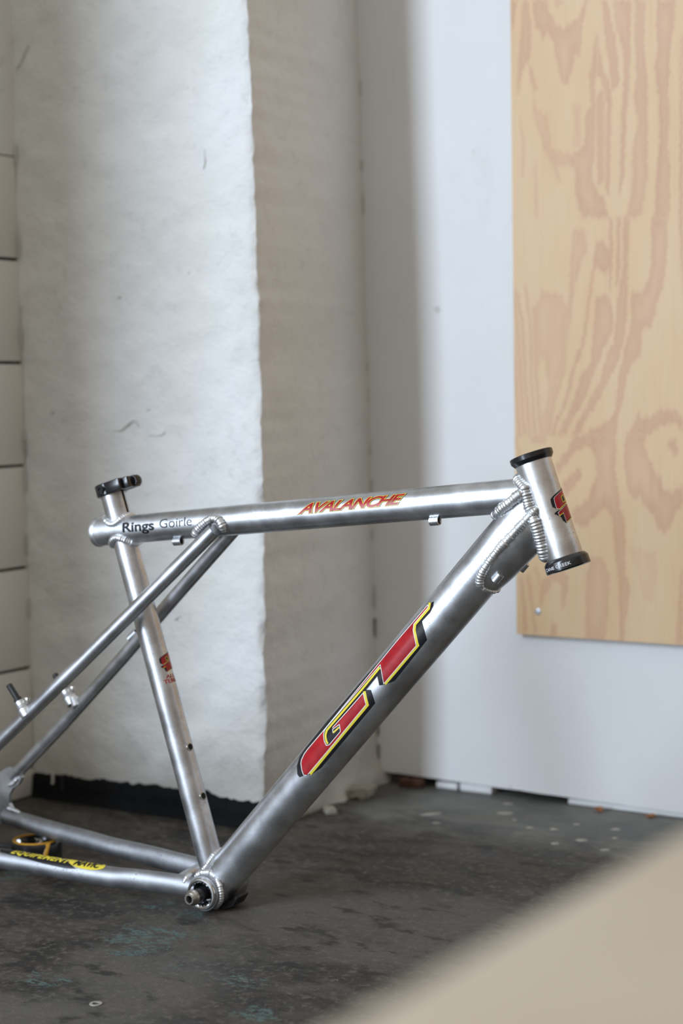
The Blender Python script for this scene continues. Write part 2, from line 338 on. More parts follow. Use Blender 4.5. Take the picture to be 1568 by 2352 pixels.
D_GT_WHITE=[[(4740,880),(4672,874),(4603,868),(4534,862),(4465,856),(4396,850),(4326,843),(4256,837),(4187,830),(4116,824),(4041,827),(3966,831),(3891,835),(3815,839),(3739,843),(3663,846),(3587,850),(3511,854),(3434,858),(3357,861),(3280,865),(3202,869),(3129,871),(3055,874),(2981,876),(2907,878),(2832,881),(2758,883),(2683,886),(2616,880),(2549,874),(2481,868),(2414,863),(2346,857),(2305,872),(2265,888),(2230,957),(2195,1021),(2164,1146),(2147,1291),(2126,1423),(2101,1661),(2131,1756),(2137,1735),(2112,1656),(2134,1442),(2155,1315),(2173,1177),(2203,1062),(2238,1003),(2272,939),(2312,925),(2353,910),(2420,916),(2488,921),(2555,926),(2622,931),(2689,937),(2763,934),(2838,932),(2912,930),(2987,927),(3061,925),(3135,923),(3208,921),(3285,917),(3363,914),(3440,910),(3516,906),(3593,903),(3669,899),(3745,896),(3821,892),(3896,889),(3972,885),(4047,882),(4122,878),(4192,884),(4262,890),(4331,896),(4401,902),(4470,907),(4539,913),(4607,919),(4676,924),(4744,930)],[(4743,924),(4719,999),(4653,996),(4587,993),(4520,990),(4454,987),(4430,1095),(4405,1192),(4381,1373),(4353,1538),(4321,1695),(4310,1747),(4243,1746),(4175,1745),(4107,1744),(4039,1743),(3970,1742),(3902,1742),(3833,1741),(3764,1740),(3695,1739),(3730,1576),(3762,1406),(3789,1221),(3810,1005),(3769,996),(3773,1040),(3797,1040),(3775,1250),(3748,1433),(3716,1601),(3680,1763),(3752,1765),(3823,1766),(3893,1768),(3964,1769),(4035,1771),(4105,1772),(4175,1774),(4245,1775),(4315,1777),(4328,1713),(4359,1558),(4388,1396),(4412,1220),(4460,1030),(4526,1033),(4592,1036),(4658,1039),(4724,1042),(4750,967)],[(3769,996),(3697,991),(3624,985),(3550,979),(3477,973),(3403,967),(3330,961),(3255,955),(3181,948),(3107,942),(3032,936),(2957,929),(2882,923),(2806,916),(2731,910),(2682,932),(2643,1107),(2609,1346),(2595,1572),(2633,1660),(2710,1660),(2787,1660),(2863,1660),(2891,1534),(2916,1403),(2908,1380),(2884,1508),(2859,1630),(2784,1630),(2709,1630),(2635,1630),(2606,1561),(2618,1365),(2651,1139),(2690,979),(2736,959),(2812,965),(2887,971),(2962,977),(3037,983),(3112,989),(3186,995),(3260,1001),(3334,1007),(3408,1012),(3481,1018),(3555,1024),(3628,1029),(3701,1035),(3773,1040)],[(2912,1375),(2853,1326),(2794,1274),(2776,1395),(2784,1417),(2800,1313),(2856,1361),(2912,1408)],[(2808,1249),(2876,1258),(2944,1268),(3012,1277),(3080,1286),(3147,1295),(3212,1299),(3276,1303),(3341,1308),(3405,1312),(3403,1277),(3338,1273),(3274,1268),(3210,1264),(3145,1259),(3077,1250),(3010,1241),(2942,1231),(2873,1222),(2805,1212)],[(3410,1275),(3392,1410),(3371,1537),(3338,1730),(3267,1733),(3195,1735),(3124,1738),(3052,1740),(2980,1743),(2908,1745),(2836,1748),(2764,1750),(2688,1751),(2612,1752),(2536,1753),(2460,1754),(2383,1755),(2307,1755),(2230,1756),(2152,1757),(2153,1787),(2230,1787),(2307,1786),(2384,1785),(2460,1784),(2537,1783),(2613,1782),(2689,1781),(2764,1780),(2837,1778),(2910,1775),(2983,1773),(3055,1770),(3127,1767),(3199,1765),(3271,1762),(3342,1760),(3378,1556),(3400,1430),(3418,1297)]]
D_GUSSET=[[(6547,1786),(6486,1824),(6424,1862),(6360,1852),(6296,1842),(6232,1832),(6168,1822),(6108,1816),(6048,1811),(5988,1805),(5928,1799),(5867,1794),(5810,1802),(5752,1810),(5694,1818),(5637,1826),(5579,1834),(5526,1874),(5473,1914),(5419,1954),(5381,2088),(5340,2226),(5365,2420),(5384,2644),(5427,2841),(5458,-3135),(5477,-2887),(5521,-2888),(5584,-2887),(5669,-3109),(5754,2936),(5830,2781),(5902,2655),(5972,2545),(6040,2445),(6106,2352),(6172,2264),(6237,2180),(6300,2098),(6363,2019),(6425,1941),(6487,1863)]]
D_BADGE_BLACK=[[(703,-34),(693,169),(684,320),(675,449),(666,564),(657,671),(649,771),(638,850),(627,926),(609,936),(590,947),(574,945),(558,943),(541,942),(528,858),(514,772),(507,663),(499,546),(509,432),(519,305),(530,154),(541,-50),(561,-1100),(763,-1100)],[(534,-21),(523,174),(512,322),(502,448),(492,561),(489,655),(486,743),(483,828),(477,897),(470,964),(459,942),(447,861),(435,778),(421,678),(407,639),(390,625),(373,612),(360,559),(347,503),(334,445),(347,307),(360,142),(374,-94),(394,-1100),(554,-1100)]]
D_BADGE_RED=[[(686,-52),(674,179),(662,347),(651,487),(641,613),(633,668),(626,720),(606,733),(585,745),(562,746),(539,748),(516,750),(509,688),(502,623),(511,518),(520,404),(530,275),(540,120),(551,-100),(571,-1100),(736,-1100)],[(529,-26),(517,167),(506,313),(496,438),(485,549),(475,653),(465,750),(449,741),(434,731),(441,641),(448,546),(455,444),(433,440),(411,437),(389,434),(367,430),(345,427),(359,296),(375,140),(391,-78),(411,-1100),(539,-1100)]]
D_BADGE_YELLOW=[[(628,234),(637,106),(647,-63),(629,-110),(611,-166),(592,-241),(578,-172),(565,-119),(562,90),(560,237)],[(492,615),(502,503),(512,381),(522,241),(533,67),(546,-226),(553,-138),(541,107),(530,272),(520,407),(510,527),(500,637)],[(425,736),(432,642),(439,542),(445,434),(453,451),(446,558),(439,657),(433,751)],[(336,430),(347,294),(359,129),(371,-108),(378,-49),(365,165),(354,322),(343,455)]]
D_BADGE_INNER=[[(622,179),(636,-41),(615,-78),(594,-120),(576,-31),(569,182)]]
D_BADGE_WHITE=[[(690,-19),(677,199),(666,362),(655,500),(644,624),(636,682),(627,738),(606,750),(586,762),(568,764),(550,766),(532,768),(514,770),(506,702),(499,632),(502,619),(509,685),(517,748),(540,746),(563,743),(586,741),(605,729),(625,717),(633,665),(641,612),(652,487),(662,348),(674,183),(686,-43)],[(531,11),(519,193),(508,335),(498,458),(487,568),(477,670),(467,767),(450,757),(432,748),(433,726),(449,735),(465,744),(477,629),(489,504),(501,366),(514,203),(528,-14)],[(454,455),(432,452),(410,449),(388,446),(365,444),(343,441),(343,418),(366,421),(388,424),(410,427),(432,430),(455,433)]]
D_EQ=[[(1216,-335),(1296,-335),(1376,-335),(1455,-335),(1534,-335),(1613,-335),(1698,-335),(1783,-335),(1882,-142),(1974,-34),(2063,45),(2151,111),(2238,168),(2318,524),(2388,790),(2452,1025),(2376,1091),(2298,1157),(2218,1128),(2137,1099),(2055,1069),(1974,1039),(1890,977),(1806,913),(1721,848),(1636,780),(1551,723),(1465,663),(1379,601),(1291,535)]]
D_MAV=[[(2821,171),(2824,449),(2796,648),(2744,793),(2673,887),(2593,926),(2511,911),(2435,841),(2372,718),(2326,541),(2299,301),(2285,-102),(2305,-334),(2364,-334),(2438,-333),(2521,-333),(2603,-333),(2677,-333),(2735,-334),(2773,-335)]]
PLY_BANDS=[(0.9,[(12,9422),(113,9409),(83,9220),(25,8953),(6,8939)]),(0.9,[(204,9397),(313,9383),(345,8979),(332,8611),(276,8489),(183,8370),(134,8036),(97,8040),(102,8444),(141,8681),(172,9000)]),(0.9,[(276,8489),(339,8417),(427,8102),(371,8044),(319,8259)]),(1,[(367,9376),(593,9347),(662,9131),(732,8979),(874,8914),(999,8962),(1123,9073),(1213,9266),(1256,9260),(1157,8880),(1136,8519),(1101,8476),(1048,8545),(1011,8343),(911,8068),(814,8174),(745,8436),(694,8729),(606,8899),(533,8780),(462,8916),(400,9004)]),(0.8,[(700,9333),(878,9310),(770,9213)]),(1,[(1473,9232),(1560,9221),(1626,8900),(1685,8675),(1717,8265),(1741,8028),(1671,7957),(1628,7961),(1578,8218),(1529,8599),(1488,8917)]),(1,[(1629,9212),(1919,9174),(1906,8555),(1886,7935),(1840,7533),(1821,7159),(1801,6689),(1747,6457),(1713,6459),(1742,7008),(1764,7634),(1802,8178),(1778,8539),(1677,8816)]),(0.9,[(1987,9165),(2138,9145),(2118,8453),(2166,8060),(2162,7284),(2158,6661),(2071,6198),(2036,6106),(1814,6121),(1919,6523),(1932,7149),(2027,7453),(1944,7804),(1997,8079),(1967,8703)]),(1,[(2314,9123),(2588,9087),(2570,8707),(2502,8409),(2501,8101),(2466,7797),(2499,7563),(2463,7102),(2495,6790),(2492,6169),(2475,6077),(2257,6092),(2294,6806),(2338,7113),(2332,7733),(2268,8204),(2320,8507),(2296,8741)]),(1,[(2660,8543),(2698,8615),(2688,6063),(2625,6067),(2648,7548)]),(1,[(1401,8850),(1329,8544),(1256,8158),(1288,7760),(1199,7610),(1178,7215),(964,7074),(928,6949),(1016,6878),(1031,6509),(1134,6165),(1555,6138),(1487,6412),(1435,6463),(1349,6597),(1288,6729),(1335,7043),(1357,7674),(1352,8116),(1396,8206),(1381,8459)]),(1,[(1400,8771),(1466,8293),(1552,8126),(1619,7884),(1586,6864),(1566,6422),(1506,6553),(1511,7343),(1540,7735),(1481,7977),(1396,8222)]),(0.9,[(1394,7938),(1447,7980),(1506,7817),(1489,6634),(1384,6642),(1371,7198),(1376,7830)]),(0.6,[(362,8012),(432,7764),(594,7700),(644,7262),(731,6965),(800,6702),(747,6706),(677,6937),(535,7190),(429,7474),(359,7771)]),(0.5,[(971,7823),(1112,7793),(1125,7219),(983,7152),(1022,7547)]),(0.6,[(499,7226),(965,7106),(963,6946),(731,6933)]),(0.6,[(130,7712),(158,7693),(227,7298),(203,6813),(148,6817),(162,7304)]),(0.5,[(352,7044),(406,7040),(434,6211),(361,6216)]),(0.8,[(28,5167),(132,4588),(160,3763),(226,3000),(281,3004),(215,3765),(187,4591),(83,5172)]),(0.8,[(176,5244),(252,4585),(262,3762),(309,3000),(364,3004),(317,3763),(307,4586),(231,5246)]),(0.8,[(-46,5220),(39,4591),(86,3764),(133,3000),(189,3004),(141,3766),(95,4594),(9,5224)]),(0.8,[(-62,4677),(-5,3931),(49,3000),(105,3003),(50,3933),(-6,4679)]),(0.8,[(320,4912),(330,4090),(410,3000),(465,3004),(385,4091),(375,4911)]),(0.65,[(478,5151),(803,5056),(909,4889),(870,4566),(829,3998),(700,3756),(625,3429),(602,3002),(456,3002),(439,3183),(553,3594),(573,3692),(504,4103),(422,4171),(390,3761),(359,4255),(347,4829)]),(0.8,[(991,5998),(1186,6002),(1201,5681),(1092,5446),(1019,5208),(944,4726),(887,4404),(846,3917),(773,3755),(698,3510),(641,3265),(602,3002),(529,3002),(626,3593),(737,3804),(820,3999),(879,4566),(921,5212),(952,5695)]),(1,[(1360,5832),(1448,5826),(1517,5711),(1586,5691),(1550,5423),(1479,5315),(1375,5463),(1322,5386),(1275,5036),(1210,4636),(1154,4315),(1009,3995),(934,3671),(824,3395),(713,3182),(657,3002),(584,3002),(696,3265),(788,3444),(862,3672),(936,3915),(1047,4237),(1101,4317),(1175,4718),(1250,5197),(1324,5674)]),(1,[(1345,5017),(1529,5041),(1598,4894),(1622,4622),(1586,4463),(1454,4243),(1328,3956),(1184,3586),(1021,3328),(875,3100),(820,3002),(693,3002),(859,3296),(1005,3589),(1079,3880),(1249,4038),(1278,4312),(1316,4713)]),(0.9,[(1563,6137),(1616,6134),(1621,5657),(1582,5102),(1555,4992),(1541,5503),(1552,5820)]),(0.9,[(1676,6130),(1745,6125),(1725,5731),(1741,5492),(1695,5145),(1652,5147),(1664,5655)]),(1,[(1780,6123),(1883,6116),(1863,5723),(1843,5249),(1841,4932),(1804,4536),(1786,4378),(1679,4061),(1503,3743),(1324,3423),(1145,3181),(1036,3002),(928,3002),(1074,3263),(1254,3553),(1415,3841),(1506,4177),(1612,4351),(1648,4621),(1704,5097),(1775,5459),(1769,5807)]),(1,[(1902,5088),(2030,5020),(2150,5188),(2203,5468),(2206,6095),(2458,6078),(2457,5689),(2439,5456),(2370,5068),(2284,4836),(2215,4555),(2062,4528),(2042,4132),(1904,4056),(1816,3818),(1780,3579),(1709,3339),(1637,3002),(1072,3002),(1357,3132),(1463,3180),(1587,3260),(1658,3500),(1686,3821),(1802,4297),(1891,4613),(1892,4930)]),(1,[(2625,6067),(2688,6063),(2684,4976),(2656,5444)]),(1,[(2003,3353),(2037,3241),(2208,3288),(2345,3382),(2564,3349),(2677,3254),(2676,3065),(2529,3176),(2360,3145),(2224,3066),(2121,3002),(1794,3002),(1933,3178)]),(0.8,[(50,908),(92,489),(115,19),(178,26),(155,497),(113,916)]),(0.8,[(162,911),(214,578),(283,28),(346,38),(277,589),(225,922)]),(0.7,[(-12,2998),(76,2582),(146,2166),(194,2174),(124,2590),(36,3006)]),(0.7,[(302,1032),(373,802),(409,670),(456,683),(420,815),(348,1046)]),(1,[(1000,3002),(1250,3002),(1637,3002),(1654,2841),(1634,2518),(1684,2196),(1700,1954),(1769,1794),(1784,1389),(1781,935),(1867,826),(1831,580),(1776,252),(1757,-27),(1687,-31),(1674,735),(1658,979),(1609,1384),(1576,1789),(1507,1917),(1419,1931),(1276,1765),(1150,1647),(989,1691),(918,1887),(1063,1972),(1207,2090),(1334,2434),(1319,2710),(1178,2856),(998,2757),(816,2559),(706,2426),(671,2558),(891,2838)]),(1,[(1086,2537),(1084,2382),(994,2250),(848,2132),(776,2180),(814,2345)]),(1,[(1811,3002),(2121,3002),(2086,2842),(2205,2604),(2255,2445),(2340,2398),(2373,2255),(2525,2178),(2673,2292),(2672,2054),(2557,1861),(2472,1684),(2387,1602),(2285,1663),(2201,1885),(2047,2025),(2013,2121),(1909,2071),(1807,2278),(1765,2552),(1775,2809)]),(1,[(2461,2955),(2562,2939),(2603,2813),(2577,2670),(2544,2670),(2511,2781),(2443,2828)]),(0.9,[(1253,1208),(1431,1231),(1465,1085),(1535,974),(1515,564),(1457,-13),(1136,-33),(1141,545),(1162,958)]),(0.8,[(434,810),(545,931),(711,1055),(856,945),(854,729),(796,428),(742,425),(745,774),(618,851),(487,595),(411,441),(374,456)]),(1,[(593,200),(667,204),(674,21),(555,14)]),(0.35,[(1836,1391),(2266,1326),(2282,1005),(2211,600),(2039,623),(1955,1072)]),(0.8,[(2621,1020),(2668,1101),(2664,-1),(2549,-8)]),(0.8,[(198,3002),(529,3002),(509,2837),(271,2919)])]
# ------------------------------------------------------------------ the room
S = dict(kind='structure')
mb = MB(); mb.add([(-5, -5, 0), (4, -5, 0), (4, 2.5, 0), (-5, 2.5, 0)], [(0, 1, 2, 3)]); floor = tag(mb.build('floor', M_FLOOR), **S)
# projecting pillar of the back wall: two plastered faces with a worn corner
def pillar():
    us = list(np.arange(0, .40, .011)) + list(np.arange(.40, .4521, .004)) ; us = [min(u, .452) for u in us]
    vs_ = list(np.arange(.004, .045, .004)) + list(np.arange(.045, .37, .012)) + [.372]
    zs = list(np.arange(0, 1.36, .0075)) + [1.6, 2.0, 2.4]
    V = []; nu = len(us) + len(vs_)
    for z in zs:
        cx_ = -1.478 + .010 * math.sin(PI * min(z, 1.3) / 1.1) + fbm(3.1, 0, z * 14, 3) * .0030 + fbm(9.1, 0, z * 55, 2) * .0022
        chip = .0025 + .0065 * max(0, fbm(5.5, 1.2, z * 26, 3)) + .006 * max(0, fbm(1.5, 7.2, z * 70, 2))
        ex = -1.500 - .015 * z
        for u in us:
            x = -1.93 + (cx_ + 1.93) * u / .452; d = max(0, 1 - (.452 - u) / .014)
            V.append((x - chip * d * d * .35, 2.056 + fbm(x * 5, z * 5, 0) * .0035 + fbm(x * 22, z * 22, 3) * .0030 + chip * d * d, z))
        for v in vs_:
            x = cx_ + (ex - cx_) * v / .372; d = max(0, 1 - v / .014); low = max(0, 1 - z / .06) ** 2
            V.append((x - chip * d * d * .6 + fbm(v * 6, z * 6, 8) * .003 + fbm(v * 30, z * 30, 4) * .0009 + low * (.012 + .016 * max(-.3, fbm(v * 16, z * 20, 2))), 2.056 + v + chip * .4 * d * d, z))
    F = [(j * nu + i, j * nu + i + 1, (j + 1) * nu + i + 1, (j + 1) * nu + i) for j in range(len(zs) - 1) for i in range(nu - 1)]
    mb = MB(); mb.add(V, F); return tag(mb.build('wall_center', M_PLASTER, None, 60), **S)
pil = pillar()
# tarred skirting along the foot of the pillar, its upper edge brushed unevenly
def skirting():
    n = 150; V = []
    for i in range(n + 1):
        x = -1.918 + (.440) * i / n; t = i / n
        h = .037 + .010 * t + fbm(x * 24, 0, 2) * .0045 + fbm(x * 80, 0, 5) * .0028
        if t > .78: h -= .007 * min(1, (t - .78) / .05)
        y = 2.0525 + fbm(x * 14, 3, 3) * .0025
        for k, (dy, z) in enumerate(((0.012, h + .001), (.0015, h), (-.002, h - .003), (-.003, h * .5), (-.005, .004), (-.009, .0))): V.append((x, y + dy * 1.0 + fbm(x * 60, z * 60, 1) * .0012, z))
    m = 6; F = [(i * m + k, i * m + k + 1, (i + 1) * m + k + 1, (i + 1) * m + k) for i in range(n) for k in range(m - 1)]
    mb = MB(); mb.add(V, F); b = tag(mb.build('baseboard_back', M_TAR, None, 50), **S)
    for (x, z0, z1, wd) in ((-1.872, .040, .026, .0028),):
        mb = MB(); sweep(mb, [(x, 2.0475, z0 + .003), (x + .0005, 2.0468, (z0 + z1) / 2), (x, 2.0462, z1)], [(.002, wd), (.002, wd * .8), (.0015, wd * .9)], 8)
        mb.build('paint_drip', M_PLASTER, b)
skirting()
# left wall: white glazed tiles with black joints, plaster above
mb = MB(); box(mb, (-2.12, .70, .995), (-1.921, 2.075, 2.4)); wl = tag(mb.build('wall_left', M_PLASTER), **S)
mb = MB(); box(mb, (-2.12, .70, 0), (-1.925, 2.07, .995)); mb.build('joint_bed', M_GROUT, wl)
zb = [.0, .046, .204, .361, .520, .679, .837, .995]
tile_me = {}
for r in range(7):
    for c in range(9):
        h = zb[r + 1] - zb[r] - .0042; key = round(h, 4)
        if key not in tile_me:
            mb = MB(); box(mb, (-.004, -.0735, 0), (.005, .0735, h), 0, .0018); o = mb.build('tile', M_TILE, wl); tile_me[key] = o.data
        else:
            o = bpy.data.objects.new('tile', tile_me[key]); COL.objects.link(o); o.parent = wl
        o.location = (-1.924 + random.uniform(-.0006, .0006), 2.0562 - .0735 - c * .150 + random.uniform(-.001, .001), zb[r] + .0021)
        o.rotation_euler = (random.uniform(-.006, .006), 0, random.uniform(-.004, .004))
# back wall: dark masonry behind a white painted sheet that stops just above the floor
mb = MB(); box(mb, (-1.62, 2.446, 0), (1.3, 2.55, 2.4)); wb = tag(mb.build('wall_back', M_BRICK), **S)
def sheet():
    out = []
    for k in range(9):
        a = PI + PI / 2 * k / 8; out.append((-1.486 + .013 * math.cos(a), .030 + .013 * math.sin(a)))
    n = 60
    for i in range(1, n + 1):
        x = -1.486 + 2.786 * (i / n) ** 1.6; out.append((x, .017 - .010 * min(1, (x + 1.486) / .55) + fbm(x * 30, 0, 0) * .0008))
    out += [(1.3, 2.4)] + [(-1.499 - .015 * z + fbm(0, z * 12, 4) * .002, z) for z in np.linspace(2.4, .05, 60)]
    m = len(out); V = [(x, 2.404, z) for x, z in out] + [(x, 2.426, z) for x, z in out]
    F = [tuple(range(m)), tuple(range(m, 2 * m))[::-1]] + [(i, (i + 1) % m, m + (i + 1) % m, m + i) for i in range(m)]
    mb = MB(); mb.add(V, F); return tag(mb.build('trim_1', M_PANEL, None, 30), **S)
sheet()
for x0, x1, z1 in ((-1.166, 1.29, .0085), (-1.352, -1.296, .0125), (-1.395, -1.357, .010)):
    mb = MB(); box(mb, (x0, 2.408, 0), (x1, 2.44, z1), 0, .002); mb.build('plinth_block', M_PANEL, wb)
# right-hand wall, out of view: it throws warm light back onto the pillar
mb = MB(); box(mb, (1.3, -4.5, 0), (1.4, 2.55, 2.4)); tag(mb.build('wall_right', M_BEIGEWALL), **S)
# scratches and hairline cracks in the plaster
M_CRACK = flat('crack_shadow', (.60, .59, .56), .9); M_CRACKD = flat('crack_dark', (.2, .19, .17), .9)
def crack(pts, wd, mat=M_CRACK, parent=pil):
    P = resample([Vector(p) for p in pts], .006, False); mb = MB()
    P = [p + Vector((fbm(p.x * 90, p.z * 90, 1) * .002, 0, fbm(p.x * 90, p.z * 90, 7) * .002)) for p in P]
    sweep(mb, P, [(.0012, wd * (.25 + .75 * math.sin(PI * (i + .5) / len(P)) * (.7 + .3 * math.sin(i * 2.3)))) for i in range(len(P))], 6); return mb.build('crack', mat, parent)
yp = 2.0555
crack([(-1.913, yp, 1.124), (-1.900, yp, 1.138), (-1.888, yp, 1.158)], .0012)
crack([(-1.757, yp, .590), (-1.742, yp, .573), (-1.722, yp, .575), (-1.700, yp, .590), (-1.690, yp, .580)], .0015)
crack([(-1.672, yp, .567), (-1.655, yp, .566), (-1.640, yp, .570)], .0016)
crack([(-1.557, yp, .975), (-1.556, yp, .955), (-1.559, yp, .945)], .0013)
for (x, z, r) in ((-1.671, .603, .003), (-1.86, .60, .003), (-1.722, .77, .0022), (-1.628, .295, .004), (-1.62, .30, .003), (-1.655, .395, .004), (-1.59, .80, .002), (-1.70, .98, .002)):
    crack([(x - r, yp, z), (x, yp, z + r * .3), (x + r, yp, z + r)], r * .6)
for z in (.245, .252, .26, .40, .47, .535, .62, .665, .98, .92, 1.10, .30, .05, .085):
    l = random.uniform(.005, .018); x = -1.500 - .015 * z
    crack([(x + .004, 2.402, z - l), (x + .003, 2.4005, z), (x + .004, 2.402, z + l)], random.uniform(.002, .0035), M_CRACKD if z < .27 else M_CRACK)
for z in (.56, .86, 1.0, .72, .30, .40, .50, .15): crack([(-1.9165, 2.0525, z - .02), (-1.9155, 2.0515, z), (-1.9165, 2.0525, z + .015)], .0022)

# ------------------------------------------------------------------ plywood board on the back wall
def plywood():
    X0, Y, Z0 = -1.240, 2.390, .256; Wd, Ht = 1.22, 1.28
    xs = np.concatenate([np.arange(0, .302, .0018), np.arange(.306, Wd, .004), [Wd]]); zs = np.concatenate([np.arange(0, .97, .0018), np.arange(.974, Ht, .004), [Ht]])
    gx, gz = np.meshgrid(xs, zs); px = gx.ravel(); pz = gz.ravel()
    # ragged edges: the veneer's boundaries wander a little along the fibres
    wx = px + .0007 * np.sin(pz * 260 + np.sin(pz * 71) * 2) + .0006 * np.sin(pz * 610 + px * 300); wz = pz + .006 * np.sin(px * 900 + np.sin(px * 330) * 2) * .5
    val = np.zeros(px.size)
    for wgt, pl in PLY_BANDS:
        a = np.array(pl, float) * 1e-4; lo = a.min(0) - .006; hi = a.max(0) + .006
        k = np.where((wx > lo[0]) & (wx < hi[0]) & (wz > lo[1]) & (wz < hi[1]))[0]
        if k.size == 0: continue
        X, Z = wx[k], wz[k]; ins = np.zeros(k.size, bool); dm = np.full(k.size, 1e9); m = len(a)
        for i in range(m):
            (x1, z1), (x2, z2) = a[i], a[(i + 1) % m]
            c = ((z1 > Z) != (z2 > Z)); ins ^= c & (X < (x2 - x1) * (Z - z1) / (z2 - z1 + 1e-12) + x1)
            dx, dz = x2 - x1, (z2 - z1); t = np.clip(((X - x1) * dx + (Z - z1) * dz) / (dx * dx + dz * dz + 1e-12), 0, 1)
            dm = np.minimum(dm, np.hypot((X - x1 - t * dx), (Z - z1 - t * dz) * .5))
        sd = np.where(ins, dm, -dm); s = np.clip((sd + .0016) / .0036, 0, 1); s = s * s * (3 - 2 * s)
        val[k] = np.maximum(val[k], wgt * s * (1 - .45 * np.clip((dm - .0015) / .012, 0, 1)))
    # beyond the part the photograph shows the same flame grain goes on
    far = (px > .300) | (pz > .945); X, Z = px[far], pz[far]
    h = 46 * X + 2.2 * np.sin(Z * 2.6 + X * 6 + 1) + 1.1 * np.sin(Z * 5.3 + X * 15) + .5 * np.sin(Z * 11 - X * 31) + .12 * np.sin(X * 800 + 2 * np.sin(Z * 40))
    s = np.clip((np.sin(h * 2.1) + .15) / .5, 0, 1); val[far] = s * s * (3 - 2 * s) * .85
    nx, nz = len(xs), len(zs); V = np.stack([X0 + px, np.full(px.size, Y), Z0 + pz], 1)
    i, j = np.meshgrid(np.arange(nx - 1), np.arange(nz - 1)); q = (j * nx + i).ravel(); F = np.stack([q, q + 1, q + nx + 1, q + nx], 1)
    n0 = len(V); B = np.array([(X0 + x, y, Z0 + z) for y in (Y, 2.403) for z in (0, Ht) for x in (0, Wd)])
    V = np.concatenate([V, B]); FB = [(0, 4, 5, 1), (1, 5, 7, 3), (3, 7, 6, 2), (2, 6, 4, 0), (4, 6, 7, 5)]
    me = bpy.data.meshes.new('plywood_board'); me.from_pydata(V.tolist(), [], F.tolist() + [tuple(n0 + t for t in f) for f in FB])
    me.materials.append(M_PLY); me.materials.append(M_PLYEDGE); mi = np.zeros(len(me.polygons), int); mi[-5:] = 1; me.polygons.foreach_set('material_index', mi)
    at = me.attributes.new('late_wood', 'FLOAT', 'POINT'); at.data.foreach_set('value', np.concatenate([val, np.zeros(8)]))
    me.update(); o = bpy.data.objects.new('plywood_board', me); COL.objects.link(o)
    tag(o, 'tall pine plywood board with flame grain screwed to the white back wall', 'board')
    mb = MB(); lathe(mb, (-1.204, Y + .001, .292), (0, -1, 0), [(.0001, .0024), (.0016, .0016), (.0018, .0026), (.0036, .0024), (.0052, .0012), (.0054, 0), (.0001, 0)], 20, closed=False)
    mb.build('screw', M_STEEL, o).data.materials[0] = flat('zinc_screw', (.62, .66, .72), .35, .6)
plywood()
# ------------------------------------------------------------------ the bicycle frame (local: x forward, y to its left, z up, origin under the bottom bracket)
ZO = .0249; LO = (0, 0, ZO)
bike = empty('bike_frame', (-1.3041, 1.7167, 0), math.atan2(.0524, .9986))
tag(bike, 'bare silver aluminium bicycle frame with red and yellow decals standing on the floor', 'bicycle frame')
def part(mb, name, mat, smooth=40): return mb.build(name, mat, bike, smooth, LO)
HT = Tube((.4609, 0, .4204), (.4249, 0, .5222), .0198)
TT = Tube((-.1703, 0, .4311), (.4385, 0, .4891), .0175, .0188)
DT = Tube((-.0021, 0, .0019), (.4381, 0, .4860), .0242, .0270)
ST = Tube((-.0010, 0, -.0003), (-.1469, 0, .4844), .0155)
# head tube with a slight waist
mb = MB(); L = HT.L
lathe(mb, HT.P, HT.d, [(.0168, -.001), (.0200, 0), (.0202, .006), (.0198, .02), (.0195, L * .5), (.0198, L - .02), (.0202, L - .006), (.0200, L), (.0168, L + .001)], 64); head = part(mb, 'head_tube', M_ALU_HEAD)
mb = MB(); sweep(mb, [TT.at(s, 0) - TT.e1 * TT.R(s) for s in (.004, .1, .25, .45, .6)], [TT.R(s) for s in (.004, .1, .25, .45, .6)], 64); top = part(mb, 'top_tube', M_ALU)
mb = MB()
prof = [(0, .0242, .0242), (.2, .0250, .0250), (.4, .0259, .0259), (.56, .0266, .0266), (.59, .0254, .0267), (.615, .0225, .0268), (.65, .0175, .0269)]   # (s, lateral, vertical) pinched to meet the head tube
sweep(mb, [DT.P + DT.d * p[0] for p in prof], [(p[1], p[2]) for p in prof], 72); down = part(mb, 'down_tube', M_ALU)
mb = MB(); sweep(mb, [ST.P + ST.d * s for s in (.01, .2, .4, ST.L - .004)], .0155, 56); seat = part(mb, 'seat_tube', M_ALU)
# end cap of the top tube behind the seat tube
mb = MB(); lathe(mb, TT.P, -TT.d, [(.0001, .0035), (.010, .0034), (.0155, .0022), (.0182, .001), (.0190, -.002), (.0182, -.0055), (.0174, -.006)], 48, closed=False); part(mb, 'top_tube_cap', M_ALU)
